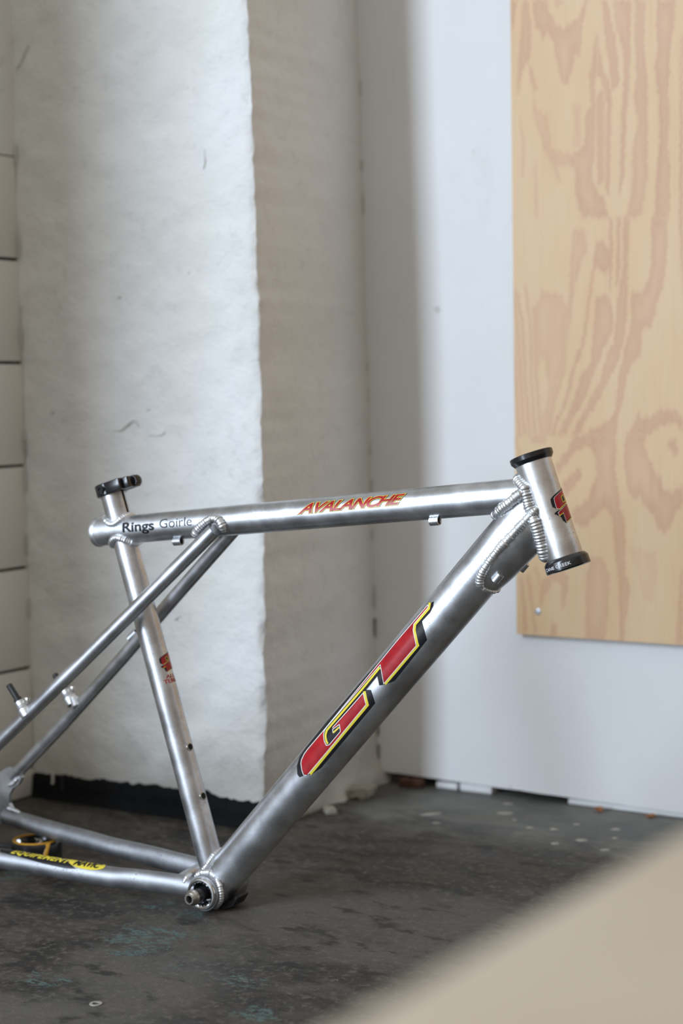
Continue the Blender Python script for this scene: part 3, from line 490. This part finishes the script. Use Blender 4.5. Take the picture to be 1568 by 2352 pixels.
# seat stays, chain stays
def mir(pts, sgn): return [(x, sgn * y, z) for x, y, z in pts]
SSP = [(.022, -.0235, .4405), (-.0715, -.034, .3568), (-.170, -.048, .268), (-.287, -.0625, .1655), (-.379, -.069, .0860)]
CSP = {-1: [(-.012, -.026, .0035), (-.044, -.029, .0045), (-.100, -.0345, .0050), (-.133, -.040, .0054), (-.2, -.0475, .0088), (-.3, -.0585, .0138), (-.42, -.0717, .0197)],
       1: [(-.012, .026, .009), (-.073, .030, .0116), (-.120, .036, .0135), (-.160, .0415, .0150), (-.197, .045, .0166), (-.25, .052, .020), (-.316, .060, .0238), (-.392, .066, .0316)]}
stays = {}
for sg in (-1, 1):
    mb = MB(); sweep(mb, mir(SSP, 1 if sg < 0 else -1), [.0088, .0088, .0088, .0086, .0082], 36); stays['s', sg] = part(mb, 'seat_stay', M_ALU)
    P = CSP[sg]; R = [(.0118, .0118)] + [(.0105, .0132)] * 1 + [(.0100, .0132)] + [(.0122, .0128)] + [(.0125, .0125)] * (len(P) - 4)
    if sg > 0: R = [(.0115, .0115), (.0095, .0135), (.0098, .0135), (.0115, .0125), (.0120, .0120), (.0120, .0120), (.0118, .0118), (.0112, .0112)]
    # resample for a soft bend
    Q = []; RR = []
    for i in range(len(P) - 1):
        for k in range(4):
            t = k / 4; a = [Vector(P[max(0, i - 1)]), Vector(P[i]), Vector(P[i + 1]), Vector(P[min(len(P) - 1, i + 2)])]
            Q.append(.5 * (2 * a[1] + (a[2] - a[0]) * t + (2 * a[0] - 5 * a[1] + 4 * a[2] - a[3]) * t * t + (3 * a[1] - a[0] - 3 * a[2] + a[3]) * t ** 3)); RR.append(tuple(R[i][j] * (1 - t) + R[i + 1][j] * t for j in (0, 1)))
    Q.append(Vector(P[-1])); RR.append(R[-1])
    mb = MB(); sweep(mb, Q, RR, 40); stays['c', sg] = part(mb, 'chain_stay', M_DULL)
# dropouts: flat plates joining the stay ends
def plate(mb, outline, y0, y1):
    n = len(outline); V = [(x, y0, z) for x, z in outline] + [(x, y1, z) for x, z in outline]
    return mb.add(V, [tuple(range(n)), tuple(range(n, 2 * n))[::-1]] + [(i, (i + 1) % n, n + (i + 1) % n, n + i) for i in range(n)])
DO = [(-.372, .099), (-.360, .088), (-.366, .078), (-.376, .072), (-.383, .062), (-.384, .050), (-.378, .042), (-.362, .037), (-.362, .026), (-.392, .022), (-.410, .020), (-.416, .030), (-.414, .040), (-.420, .044), (-.432, .040), (-.438, .052), (-.428, .064), (-.412, .076), (-.398, .092), (-.384, .100)]
for sg in (-1, 1):
    mb = MB(); plate(mb, DO, sg * .0665 - .003, sg * .0665 + .003); d = part(mb, 'dropout', M_ALU, 30)
    bead('weld_bead', [(-.366, sg * .0625, .087), (-.374, sg * .0625, .079), (-.384, sg * .0625, .074)], bike, .0028, loc=LO, seed=3)
    bead('weld_bead', [(-.362, sg * .0610, .040), (-.374, sg * .0605, .043), (-.386, sg * .0615, .044)], bike, .003, loc=LO, seed=4)
# bottom bracket shell, cups, spindle
mb = MB(); lathe(mb, (0, 0, 0), (0, -1, 0), [(.0175, -.034), (.0213, -.034), (.0218, -.031), (.0214, -.026), (.0214, .026), (.0218, .031), (.0213, .034), (.0175, .034)], 64); shell = part(mb, 'bottom_bracket_shell', M_DULL)
mb = MB(); lathe(mb, (0, 0, 0), (0, -1, 0), [(.0150, .018), (.0152, .0375), (.0168, .0388), (.0188, .0385), (.0198, .0370), (.0199, .0345), (.0175, .0335), (.017, .018)], 64)
n = 20
for k in range(n):   # splines inside the cup
    a = 2 * PI * k / n; c = Vector((math.cos(a), 0, math.sin(a))); t = Vector((-c.z, 0, c.x))
    V = [c * r + t * s + Vector((0, y, 0)) for y in (-.0372, -.020) for r, s in ((.0154, -.0013), (.0138, -.0008), (.0138, .0008), (.0154, .0013))]
    mb.add(V, [(0, 1, 2, 3), (7, 6, 5, 4), (0, 4, 5, 1), (1, 5, 6, 2), (2, 6, 7, 3)])
cup = part(mb, 'bearing_cup', M_CHROME)
mb = MB(); lathe(mb, (0, 0, 0), (0, -1, 0), [(.0160, .020), (.0140, .0225), (.0125, .024), (.0118, .0225), (.0100, .0225), (.0098, .024), (.0088, .0238)], 48, closed=False); bear = mb.build('bearing_seal', M_BLACKAN, cup)
mb = MB(); lathe(mb, (0, 0, 0), (0, -1, 0), [(.0175, -.034), (.0195, -.0345), (.0195, -.0375), (.0175, -.0388), (.012, -.0388), (.0001, -.037)], 48, closed=False); part(mb, 'bearing_cup', M_BLACKAN)
mb = MB(); lathe(mb, (0, 0, 0), (0, -1, 0), [(.0086, .018), (.0086, .052), (.0080, .0535), (.0001, .0535)], 40, closed=False); sp = part(mb, 'spindle', M_BLACKAN)
mb = MB(); lathe(mb, (0, 0, 0), (0, -1, 0), [(.0084, .0525), (.0094, .0530), (.0096, .0545), (.0092, .0565), (.0082, .0572), (.0078, .0585), (.0080, .0592), (.0074, .0598), (.0074, .0606), (.0066, .0612), (.0066, .0622), (.0060, .0628), (.0048, .0628), (.0041, .0615), (.0041, .055)], 48, closed=False); mb.build('spindle_end', M_STEEL, sp)
mb = MB(); lathe(mb, (0, 0, 0), (0, -1, 0), [(.0043, .0555), (.0001, .0555)], 24, closed=False); mb.build('bolt_hole', M_HOLE, sp)
# plastic cable guide under the shell, the lowest point of the frame
mb = MB()
V = []; prof = [(-.016, -.0165), (-.018, -.0215), (-.006, -.0249), (.012, -.0249), (.027, -.0185), (.034, -.0075), (.0305, -.006), (.024, -.0125)]
plate(mb, prof, -.010, .016); part(mb, 'cable_guide', M_BLACKMAT)
mb = MB(); sweep(mb, [(-.040, -.028, .006), (-.043, 0, .0075), (-.040, .028, .010)], [(.008, .010)] * 3, 20); part(mb, 'chain_stay_bridge', M_ALU)
# sleeve gusset under the head end of the down tube
GR = .0018
gs = [.5365, .540, .545, .552, .562, .575, .60, .63, .654]; gth = [2.24, 2.06, 1.96, 1.89, 1.85, 1.825, 1.81, 1.81, 1.81]
def dt_skin(s, th, off=0.):
    for (s0, a0, b0), (s1, a1, b1) in zip(prof_dt, prof_dt[1:]):
        if s <= s1 or s1 == prof_dt[-1][0]:
            t = max(0, min(1, (s - s0) / (s1 - s0))); a = a0 + (a1 - a0) * t; b = b0 + (b1 - b0) * t
            return DT.P + DT.d * s + DT.e1 * (math.cos(th) * (b + off)) + DT.e2 * (math.sin(th) * (a + off))
prof_dt = prof
prof_dt = [(0, .0242, .0242), (.2, .0250, .0250), (.4, .0259, .0259), (.56, .0266, .0266), (.59, .0254, .0267), (.615, .0225, .0268), (.65, .0175, .0269)]
mb = MB(); nn = 40; V = []
for s, t0 in zip(gs, gth):
    for k in range(nn + 1):
        th = t0 + (2 * PI - 2 * t0) * k / nn; dn = max(0, -math.cos(th)); bulge = dn * dn * (.0020 * min(1, (s - .5365) / .02) + .0085 * (s - .5365) / .1175)
        p = dt_skin(s, th, GR) - DT.e1 * bulge; q = p - DT.d * .10; V.append(q + DT.d * min(.10, HT.hit(q, DT.d) + .0015))
mb.add(V, [(i * (nn + 1) + k, i * (nn + 1) + k + 1, (i + 1) * (nn + 1) + k + 1, (i + 1) * (nn + 1) + k) for i in range(len(gs) - 1) for k in range(nn)])
o0 = len(mb.v); rim = [V[k] for k in range(nn + 1)]; mb.add(rim + [dt_skin(.5365, gth[0] + (2 * PI - 2 * gth[0]) * k / nn, -.001) for k in range(nn + 1)], [(k, k + 1, nn + 2 + k, nn + 1 + k) for k in range(nn)])
part(mb, 'gusset', M_ALU)
# weld seams
for sg in (1, -1):
    f = lambda P: [Vector((p.x, p.y * sg, p.z)) for p in P]
    bead('weld_bead', f([dt_skin(s, th, .0015) for s, th in [(.645, 1.83), (.635, 1.83), (.6163, 1.815), (.5861, 1.79), (.567, 1.82), (.552, 1.88), (.543, 1.97), (.5375, 2.12), (.5362, 2.28)]]), bike, .0046, .0032, loc=LO, seed=11)
    bead('weld_bead', f([dt_skin(.5350 + .0015 * max(0, th - 2.6), th, .0012) for th in np.linspace(2.22, PI, 10)]), bike, .0024, .0030, loc=LO, seed=12)
    hw = [TT.at(.4, th) for th in np.linspace(-.15, 1.32, 9)]; hw = [p + TT.d * HT.hit(p, TT.d) for p in hw]
    hw = hw[:-1] + [HT.at(s, th) for s, th in ((.0635, 2.22), (.0560, 2.14), (.0464, 2.10), (.038, 2.13), (.0297, 2.22), (.020, 2.36), (.012, 2.50), (.006, 2.66), (.003, 2.85))]
    hw = [p + (p - HT.P - HT.d * (p - HT.P).dot(HT.d)).normalized() * (.0012 + .0022 * max(0, 1 - abs((p - HT.P).dot(HT.d) - .048) / .026)) - Vector((.0006, 0, 0)) for p in hw]
    bead('weld_bead', f(hw), bike, .0056, .0034, loc=LO, seed=13)
    tw = [(.5965, 1.34), (.588, 1.56), (.5821, 1.744), (.575, 1.96), (.5669, 2.192), (.559, 2.55), (.5515, 2.95), (.550, 3.14)]
    bead('weld_bead', f([TT.at(s, th, .0012) for s, th in tw]), bike, .0056, .0036, loc=LO, seed=14)
STu = Tube(ST.at(.43, 0) - ST.e1 * .0155, ST.at(.50, 0) - ST.e1 * .0155, .0158)
bead('weld_bead', [p + (p - (ST.P + ST.d * (p - ST.P).dot(ST.d))).normalized() * .0012 for p in ring_cut(Tube(ST.P + ST.d * .6, ST.P + ST.d * .5, .0160), 'Q', TT)], bike, .0034, .0028, True, LO, 21)
bead('weld_bead', [p + (p - (ST.P + ST.d * (p - ST.P).dot(ST.d))).normalized() * .0012 for p in ring_cut(Tube(ST.P + ST.d * .2, ST.P + ST.d * .3, .0160), 'Q', TT)], bike, .0036, .0028, True, LO, 22)
for sg in (-1, 1):
    jw = [(.157, 2.40), (.1600, 2.18), (.1645, 1.95), (.171, 1.72), (.180, 1.48), (.188, 1.33), (.1950, 1.36), (.1998, 1.58), (.2018, 1.88), (.2010, 2.2)]
    bead('weld_bead', [Vector((p.x, p.y * (1 if sg < 0 else -1), p.z)) for p in (TT.at(s_, t_, .0030) for s_, t_ in jw)], bike, .0048, .0033, loc=LO, seed=23)
bead('weld_bead', [p + (p - (ST.P + ST.d * (p - ST.P).dot(ST.d))).normalized() * .001 for p in ring_cut(Tube(ST.P + ST.d * .2, ST.P + ST.d * .1, .0158), 'Q', DT)], bike, .0036, .003, True, LO, 31)
bead('weld_bead', [(.014, -.0245, .018), (.020, -.0262, .010), (.0225, -.0272, .001), (.021, -.0262, -.008), (.014, -.024, -.016), (.006, -.016, -.021), (.004, 0, -.0222)], bike, .0032, .0030, loc=LO, seed=32)
bead('weld_bead', [(-.018, -.0235, .0155), (-.008, -.0210, .0215), (.003, -.0195, .0225), (.012, -.0225, .019)], bike, .0042, .0034, loc=LO, seed=33)
bead('weld_bead', [(-.026, -.0365, .010), (-.024, -.0300, .0165), (-.026, -.0225, .0165), (-.029, -.017, .010)], bike, .0032, .003, loc=LO, seed=34)
bead('weld_bead', [(-.036, .0185, .004), (-.034, .0165, .013), (-.034, .0205, .0215), (-.036, .030, .024)], bike, .0046, .0034, loc=LO, seed=35)
# headset cups
mb = MB(); L = HT.L
lathe(mb, HT.P + HT.d * L, HT.d, [(.0168, -.001), (.0212, 0), (.0236, .0034), (.0241, .0042), (.0241, .0088), (.0234, .0096), (.0215, .0098), (.0170, .0090)], 72); part(mb, 'headset_cup', M_BLACKAN, 25)
mb = MB(); lathe(mb, HT.P, -HT.d, [(.0168, -.001), (.0214, 0), (.0222, .0006), (.0243, .0032), (.0247, .0042), (.0250, .0128), (.0244, .0134), (.0170, .0130)], 72); lcup = part(mb, 'headset_cup', M_BLACKAN, 25)
# seat collar: split ring, clamp ears, bolts
T_ = ST.P + ST.d * (ST.L - .006)
mb = MB(); lathe(mb, T_, ST.d, [(.0150, 0), (.0185, 0), (.0197, .0012), (.0197, .0138), (.0190, .0150), (.0150, .0150)], 56)
F_ = ST.e1; S_ = ST.e2; D_ = ST.d
def obox(mb, c, hx, hy, hz, bev=.0012):
    t = MB(); box(t, (-hx, -hy, -hz), (hx, hy, hz), 0, bev); mb.add([c + F_ * v[0] + S_ * v[1] + D_ * v[2] for v in t.v], t.f)
obox(mb, T_ + F_ * .0100 + S_ * .0140 + D_ * .0078, .0175, .0052, .0072)
obox(mb, T_ + F_ * .0240 + S_ * .0050 + D_ * .0078, .0110, .0062, .0070)
obox(mb, T_ + F_ * .0230 - S_ * .0085 + D_ * .0078, .0115, .0052, .0072)
collar = part(mb, 'seat_collar', M_BLACKAN, 30)
mb = MB()
for k in range(7):
    a = -1.1 + .37 * k; obox(mb, T_ + F_ * (.031 + .007 * math.cos(a)) - S_ * .0065 + D_ * (.0080 + .0068 * math.sin(a)), .0020, .0060, .0012, .0006)
lathe(mb, T_ + F_ * .030 - S_ * .0125 + D_ * .0080, S_, [(.0001, 0), (.0066, 0), (.0072, .001), (.0072, .011), (.0066, .012), (.0001, .012)], 24, closed=False); mb.build('clamp_nut', M_BLACKAN, collar)
mb = MB(); lathe(mb, T_ - F_ * .0010 + S_ * .0188 + D_ * .0080, S_, [(.0001, .0018), (.0022, .0018), (.0026, .0034), (.0046, .0034), (.0052, .0026), (.0052, 0)], 28, closed=False); mb.build('clamp_bolt', M_BLACKAN, collar)
mb = MB(); patch(mb, [[(ST.L - .036, -.10), (ST.L - .006, -.12), (ST.L - .006, .12), (ST.L - .036, .10)]], ST, .0003, 0); mb.build('clamp_slot', M_HOLE, seat)
# bottle bosses on the seat tube
for s in (.1735, .1115):
    mb = MB(); c = ST.at(s, .13, -.0006); lathe(mb, c, ST.nrm(.13), [(.0052, 0), (.0052, .0012), (.0044, .0017), (.0030, .0016), (.0027, .0006)], 28, closed=False); b = mb.build('bottle_boss', M_STEEL, seat)
    mb = MB(); lathe(mb, c, ST.nrm(.13), [(.0040, .0019), (.0001, .0019)], 20, closed=False); mb.build('bottle_boss_hole', M_HOLE, seat)
# cable stops
def stop(P, D, parent=None, r=.0052, l=.0125):
    D = Vector(D).normalized(); mb = MB()
    lathe(mb, P, D, [(.0001, .001), (r * .78, .001), (r, .0014), (r, l), (r * .80, l), (r * .72, l - .001), (r * .60, l - .004)], 28, closed=False); o = part(mb, 'cable_stop', M_ALU)
    mb = MB(); lathe(mb, P, D, [(r * .78, l - .0012), (.0001, l - .0012)], 20, closed=False); mb.build('cable_hole', M_HOLE, o)
for s in (.1200, .4720): stop(TT.at(s, 2.75, .0032), TT.d)
for (s, th) in ((.563, 2.45),): stop(dt_skin(s, th, .0048), -DT.d * 1, r=.0046, l=.012)
stop(dt_skin(.583, -2.9, .0062), -DT.d, r=.0036, l=.012)
SSd = (Vector(SSP[1]) - Vector(SSP[3])).normalized()
for (x, y, z) in ((-.157, .0405, .2905), ): stop((x, y, z), SSd, r=.0050, l=.016)
# brake bosses
for sg, c0 in ((-1, (-.2440, -.060, .2060)), (1, (-.2680, .060, .2000))):
    c0 = Vector(c0); ax = Vector((-.62, 0, .78)).normalized(); mb = MB()
    lathe(mb, c0, ax, [(.0085, -.004), (.0088, .006), (.0080, .0068), (.0086, .0078), (.0074, .0092), (.0078, .0108), (.0064, .012), (.0062, .0175), (.0040, .0185), (.0001, .0185)], 28, closed=False); b = part(mb, 'brake_boss', M_WELD)
    mb = MB(); lathe(mb, c0, ax, [(.0052, .018), (.0052, .022), (.0040, .0225), (.0040, .0425), (.0034, .0435), (.0001, .0435)], 20, closed=False); mb.build('boss_stud', M_BLACKMAT, b)
    mb = MB(); box(mb, (-.004, -.003, -.004), (.004, .003, .004), 0, .001); o = mb.build('spring_stop', M_STEEL, b, loc=c0 + ax * .012 + SSd * .010)
mb = MB(); c = Vector((-.2570, .054, .2045)); lathe(mb, c - Vector((0, .0, .004)), (.62, -.35, -.70), [(.0001, -.006), (.0058, -.006), (.0062, .008), (.0044, .009), (.0040, .004), (.0001, .004)], 24, closed=False); part(mb, 'brake_boss', M_WELD)

# ------------------------------------------------------------------ printed decals
def decal(name, tube, parent, layers):
    """layers: [(material, polygons, offset)]"""
    mb = MB(); mats = []
    for i, (m, polys, off) in enumerate(layers): mats.append(m); patch(mb, polys, tube, off, i)
    return mb.build(name, mats, parent, 60)
decal('maker_decal', DT, down, [(M_DBLACK, ipoly(D_GT_BLACK), .00018), (M_DRED, ipoly(D_GT_RED), .00030), (M_DYEL, ipoly(D_GT_YELLOW), .00040), (M_DWHITE, ipoly(D_GT_WHITE), .00050)])
# model name on the top tube
mb = MB(); tx = 'AVALANCHE'
def av(du=0., dv=0.):
    def fn(u, v):
        u2 = u + du; v2 = v + dv; s = .3085 + .1355 * u2 + .0035 * v2; th = 1.46 - .055 * u2 + .02 - .64 * v2; return (s, th)
    return fn
ref = None; co, tr = text_mesh(tx, .012, .32, .90); ref = (min(c[0] for c in co), max(c[0] for c in co))
text_on(mb, tx, TT, av(.003, -.02), .00018, 0, .075, .32, .90, ref, .70)
text_on(mb, tx, TT, av(), .00030, 1, .062, .32, .90, ref, .70)
text_on(mb, tx, TT, av(), .00042, 2, .030, .32, .90, ref, .70)
mb.build('model_decal', [M_DBLACK, M_DYEL, M_DRED, M_DYEL], top, 60)
# dealer name
mb = MB(); fn1 = lambda u, v: (.0518 + .0485 * u, 1.69 + .02 * u - .66 * v); fn2 = lambda u, v: (.1085 + .0480 * u, 1.645 - .64 * v)
text_on(mb, 'Rings', TT, fn1, .0002, 0, .030, 0, 1.0); text_on(mb, 'Goirle', TT, fn2, .0002, 0, -.004, 0, 1.0); mb.build('dealer_lettering', M_DBLACK, top, 60)
# small stacked G / T badges on head tube and seat tube
decal('maker_badge', Tube(HT.P, HT.Q, .0199), head, [(M_DBLACK, ipoly(D_BADGE_BLACK), .00010), (M_DRED, ipoly(D_BADGE_RED), .00020), (M_DYEL, ipoly(D_BADGE_YELLOW), .00030), (M_DBLACK, ipoly(D_BADGE_INNER), .00036), (M_DWHITE, ipoly(D_BADGE_WHITE), .00030)])
sc_ = lambda L: [[(.2690 + (a * 1e-4 - .0335) * .62, b * 1e-3 * .82) for a, b in p] for p in L]
decal('maker_badge', ST, seat, [(M_DBLACK, sc_(D_BADGE_BLACK), .00010), (M_DRED, sc_(D_BADGE_RED), .00020), (M_DYEL, sc_(D_BADGE_YELLOW), .00030), (M_DBLACK, sc_(D_BADGE_INNER), .00036)])
mb = MB(); R_ = ST.r0
text_on(mb, 'ALL', ST, lambda u, v: (.2615 + .0045 * v, .60 - 1.0 * u), .0003, 0, .02); text_on(mb, 'TERRA', ST, lambda u, v: (.2555 + .0050 * v, .86 - 1.7 * u), .0003, 0, .02); mb.build('terrain_lettering', M_DRED, seat, 60)
# print round the lower headset cup
CUPT = Tube(HT.P, HT.Q, .0250); mb = MB()
text_on(mb, 'CANE CREEK', CUPT, lambda u, v: (-.0100 + .0034 * v, 2.40 - 1.40 * u), .00025, 0, .012, 0, 1.05); mb.build('cup_lettering', M_WHITETXT, lcup, 60)
# chain stay protector sticker
CT = Tube((-.42, -.0717, .0197), (-.133, -.040, .0054), .0125); mb = MB()
eq = [(1000, -600)] + [(a, b) if b > -300 else (a, -700) for a, b in D_EQ[0]]
patch(mb, ipoly([[p for p in eq[1:]]]), CT, .0006, 0)
patch(mb, ipoly([[(a, b if b > -300 else -520) for a, b in D_MAV[0]]]), CT, .0008, 1)
text_on(mb, 'EQUIPEMENT', CT, lambda u, v: (.1450 + .0870 * u + .002 * v, .50 + .12 * u - .62 * v), .0010, 1, .03, .25, 1.12)
text_on(mb, 'MAVIC', CT, lambda u, v: (.2385 + .0370 * u + .0015 * v, .66 - .05 * u - .72 * v), .0012, 0, .035, .2, 1.0)
mb.build('stay_sticker', [M_DBLACK, M_DYEL], stays['c', -1], 60)
# ------------------------------------------------------------------ things around the frame
# near box, far out of focus
bx_ = empty('cardboard_box', (-.011, .46, 0)); tag(bx_, 'plain beige cardboard box close to the camera, blurred, filling the lower right corner', 'box')
mb = MB(); box(mb, (-.227, -.36, 0), (.227, .36, .48), 0, .016); mb.build('box_body', M_CARD, bx_)
for sx in (-1, 1):
    mb = MB(); x0, x1 = (-.212, -.001) if sx < 0 else (.001, .212); box(mb, (x0, -.345, .4797), (x1, .345, .4815), 0, .0012); mb.build('box_flap', M_CARD, bx_)
mb = MB(); box(mb, (-.024, -.345, .4814), (.024, .345, .4818)); mb.build('packing_tape', M_TAPE, bx_)
# low black container with orange ring behind the chain stay
ct = empty('round_container', (-1.637, 1.754, 0), math.radians(33)); tag(ct, 'low black plastic container with orange ring on the floor between the chain stays', 'container')
mb = MB(); lathe(mb, (0, 0, 0), (0, 0, 1), [(.0001, 0), (.033, 0), (.0345, .002), (.0345, .024), (.0330, .031), (.0285, .0345), (.0280, .0345), (.0255, .030), (.0245, .026), (.0001, .026)], 56, closed=False)
sweep(mb, [(-.02, -.004, .015), (-.05, -.006, .015), (-.08, -.006, .015), (-.092, -.006, .0145)], [(.017, .0145), (.0165, .0145), (.014, .013), (.008, .008)], 28); mb.build('container_body', M_BLACKAN, ct, 35)
mb = MB(); lathe(mb, (0, 0, .0), (0, 0, 1), [(.0268, .0340), (.0285, .0352), (.0300, .0350), (.0312, .0335), (.0300, .0325), (.0268, .0330)], 56)
sweep(mb, [(.020, -.0226, .0335), (.0195, -.0262, .031), (.0175, -.0305, .022), (.0160, -.0312, .006)], [(.0012, .0032)] * 4, 10)
mb.add([(-.0262 + .0, 0, .0328)], []) ; mb.build('orange_ring', M_ORANGE, ct)
mb = MB(); V = [( -.0005 + .0262 * math.cos(a), .0262 * math.sin(a), .0268 + .006 * max(0, -math.sin(a)) * 0) for a in np.linspace(PI, 2 * PI, 24)]
V2 = [(x * .98, y * .60 - .004, .0272) for x, y, z in V]
mb.add([(x, y, .0335) for x, y, z in V] + [(x, y, .0300) for x, y, z in V2], [(i, i + 1, 24 + i + 1, 24 + i) for i in range(23)]); mb.build('orange_rim', M_ORANGE, ct)
mb = MB(); lathe(mb, (-.066, -.0195, .024), (-.1, -.75, .65), [(.0045, 0), (.0045, .0025), (.0001, .003)], 16, closed=False); mb.build('orange_button', M_ORANGE, ct)
bolts = []
R33 = Matrix.Rotation(math.radians(33), 3, 'Z')
for i, (x, y, rz, tl, lab) in enumerate(((-.021, -.004, .3, 1.1, 'small silver bolt at the left rim of the black container'), (.001, .002, 1.2, .35, 'small silver bolt standing in the middle of the black container'), (.006, -.011, 2.2, 1.2, 'small silver bolt lying at the front of the black container'))):
    p = R33 @ Vector((x, y, 0)) + Vector((-1.637, 1.754, 0))
    if i == 0:
        b = empty('hex_bolt', (p.x, p.y, .0303)); bolts.append(b)
        mb = MB(); lathe(mb, (0, 0, -.004), (0, 0, 1), [(.0001, 0), (.0022, 0), (.0022, .006)], 16, closed=False); mb.build('bolt_shank', M_STEEL, b)
        mb = MB(); lathe(mb, (0, 0, .002), (0, 0, 1), [(.0022, 0), (.0038, 0), (.0040, .0006), (.0040, .0028), (.0036, .0034), (.0001, .0034)], 6, closed=False); mb.build('bolt_head', M_CHROME, b, 20)
    else:
        b = bolts[0].copy(); COL.objects.link(b); b.location = (p.x, p.y, .0303 if i == 1 else .0302)
        for ch in list(bolts[0].children): c = ch.copy(); COL.objects.link(c); c.parent = b
    b.rotation_euler = (tl, 0, rz); tag(b, lab, 'bolt', 'small bolts in the black container')
# washer
mb = MB(); lathe(mb, (0, 0, 0), (0, 0, 1), [(.0038, .0002), (.0066, .0002), (.0068, .0006), (.0066, .0012), (.0038, .0012)], 36); o = mb.build('washer', flat('dull_zinc', (.36, .34, .30), .6, .2), loc=(-1.204, 1.372, 0)); tag(o, 'small pale steel washer lying on the dark floor near the bottom edge', 'washer')
# dry leaves and a brick fragment along the foot of the back wall
def leaf(name, loc, rz, tilt, s, lab):
    r = empty(name, loc, rz); tag(r, lab, 'leaf', 'dry leaves by the back wall'); mb = MB(); V = []; n = 10
    for i in range(n + 1):
        t = i / n; wd = s * .34 * math.sin(PI * min(1, t * .92 + .08)) ** .8
        for k in (-1, -.5, 0, .5, 1): V.append((s * (t - .5), wd * k + s * .08 * math.sin(7 * t), .0012 + s * (.10 + .34 * abs(k) ** 1.5 * math.sin(PI * t) + .25 * (t - .35) ** 2 * tilt + .05 * math.sin(9 * t + k))))
    zmin = min(v[2] for v in V); V = [(x, y, z - zmin + .0002) for x, y, z in V]
    mb.add(V, [(i * 5 + k, i * 5 + k + 1, (i + 1) * 5 + k + 1, (i + 1) * 5 + k) for i in range(n) for k in range(4)]); o = mb.build('leaf_blade', M_LEAF, r); md = o.modifiers.new('thickness', 'SOLIDIFY'); md.thickness = .0004; md.offset = 1
    mb = MB(); sweep(mb, [(-s * .5, 0, .002), (-s * .72, s * .1, s * .3), (-s * .85, s * .05, s * .55)], [.0007, .0006, .0004], 6); mb.build('leaf_stalk', M_LEAF, r)
leaf('dry_leaf', (-1.105, 2.386, 0), 2.4, 1.6, .019, 'curled orange dry leaf by the back wall, left of the other leaf')
leaf('dry_leaf', (-1.022, 2.388, 0), .8, 2.2, .014, 'small curled brown dry leaf by the back wall near the right edge')
def lump(name, loc, dims, seed, mat, rz=0.):
    bm = bmesh.new(); bmesh.ops.create_cube(bm, size=1); bmesh.ops.subdivide_edges(bm, edges=list(bm.edges), cuts=7, use_grid_fill=True)
    for v in bm.verts:
        c = v.co; q = Vector((c.x * dims[0], c.y * dims[1], c.z * dims[2])); rr = c.length; q *= (1 - .22 * max(0, rr - .55)); nn = mnoise.noise_vector(Vector((q.x * 90 + seed, q.y * 90, q.z * 90))); v.co = q + nn * min(dims) * .22 + mnoise.noise_vector(q * 260) * min(dims) * .08
    zm = min(v.co.z for v in bm.verts)
    for v in bm.verts: v.co.z -= zm
    me = bpy.data.meshes.new(name); bm.to_mesh(me); bm.free(); me.materials.append(mat); o = bpy.data.objects.new(name, me); COL.objects.link(o); o.location = loc; o.rotation_euler = (0, 0, rz); return o
tag(lump('brick_fragment', (-1.430, 2.392, 0), (.042, .016, .012), 3, M_RED_BRICK, .05), 'flat broken piece of brown brick at the foot of the white panel', 'brick')
tag(lump('mortar_lump', (-1.464, 2.300, 0), (.034, .045, .015), 9, M_DIRTY, .3), 'pale crumbled lump of plaster in the corner beside the pillar', 'rubble')
tag(lump('mortar_crumb', (-1.446, 2.180, 0), (.016, .024, .009), 14, M_DIRTY, .9), 'small pale plaster crumb at the foot of the pillar behind the down tube', 'rubble')
# dried paint splashes stuck to the floor
for i, (x, y, a, b, rz) in enumerate(((-1.314, 2.253, .017, .006, .9), (-1.221, 2.310, .012, .008, .4), (-1.116, 2.259, .006, .005, 0), (-1.039, 2.301, .007, .0055, .3), (-1.056, 2.222, .009, .006, .6), (-1.079, 2.188, .006, .005, .1), (-1.150, 2.250, .006, .003, .2), (-1.280, 2.21, .007, .0025, .4), (-1.005, 2.19, .007, .004, .7), (-1.245, 2.365, .008, .004, .2), (-1.327, 1.71, .008, .0035, .3), (-1.19, 2.28, .004, .003, 0), (-1.10, 2.30, .005, .003, .5), (-1.02, 2.255, .0045, .003, .8))):
    n = 22; V = [(0, 0, .0009)]
    for k in range(n):
        t = 2 * PI * k / n; r = 1 + .35 * fbm(math.cos(t) * 1.4 + i * 3.7, math.sin(t) * 1.4, 2)
        V.append((a * math.cos(t) * r, b * math.sin(t) * r, .0001))
    V += [(v[0] * .8, v[1] * .8, .0008) for v in V[1:]]
    mb = MB(); mb.add(V, [(1 + k, 1 + (k + 1) % n, 1 + n + (k + 1) % n, 1 + n + k) for k in range(n)] + [(0, 1 + n + k, 1 + n + (k + 1) % n) for k in range(n)])
    o = mb.build('paint_splash', M_FLAKE, floor, loc=(x, y, 0)); o.rotation_euler = (0, 0, rz)
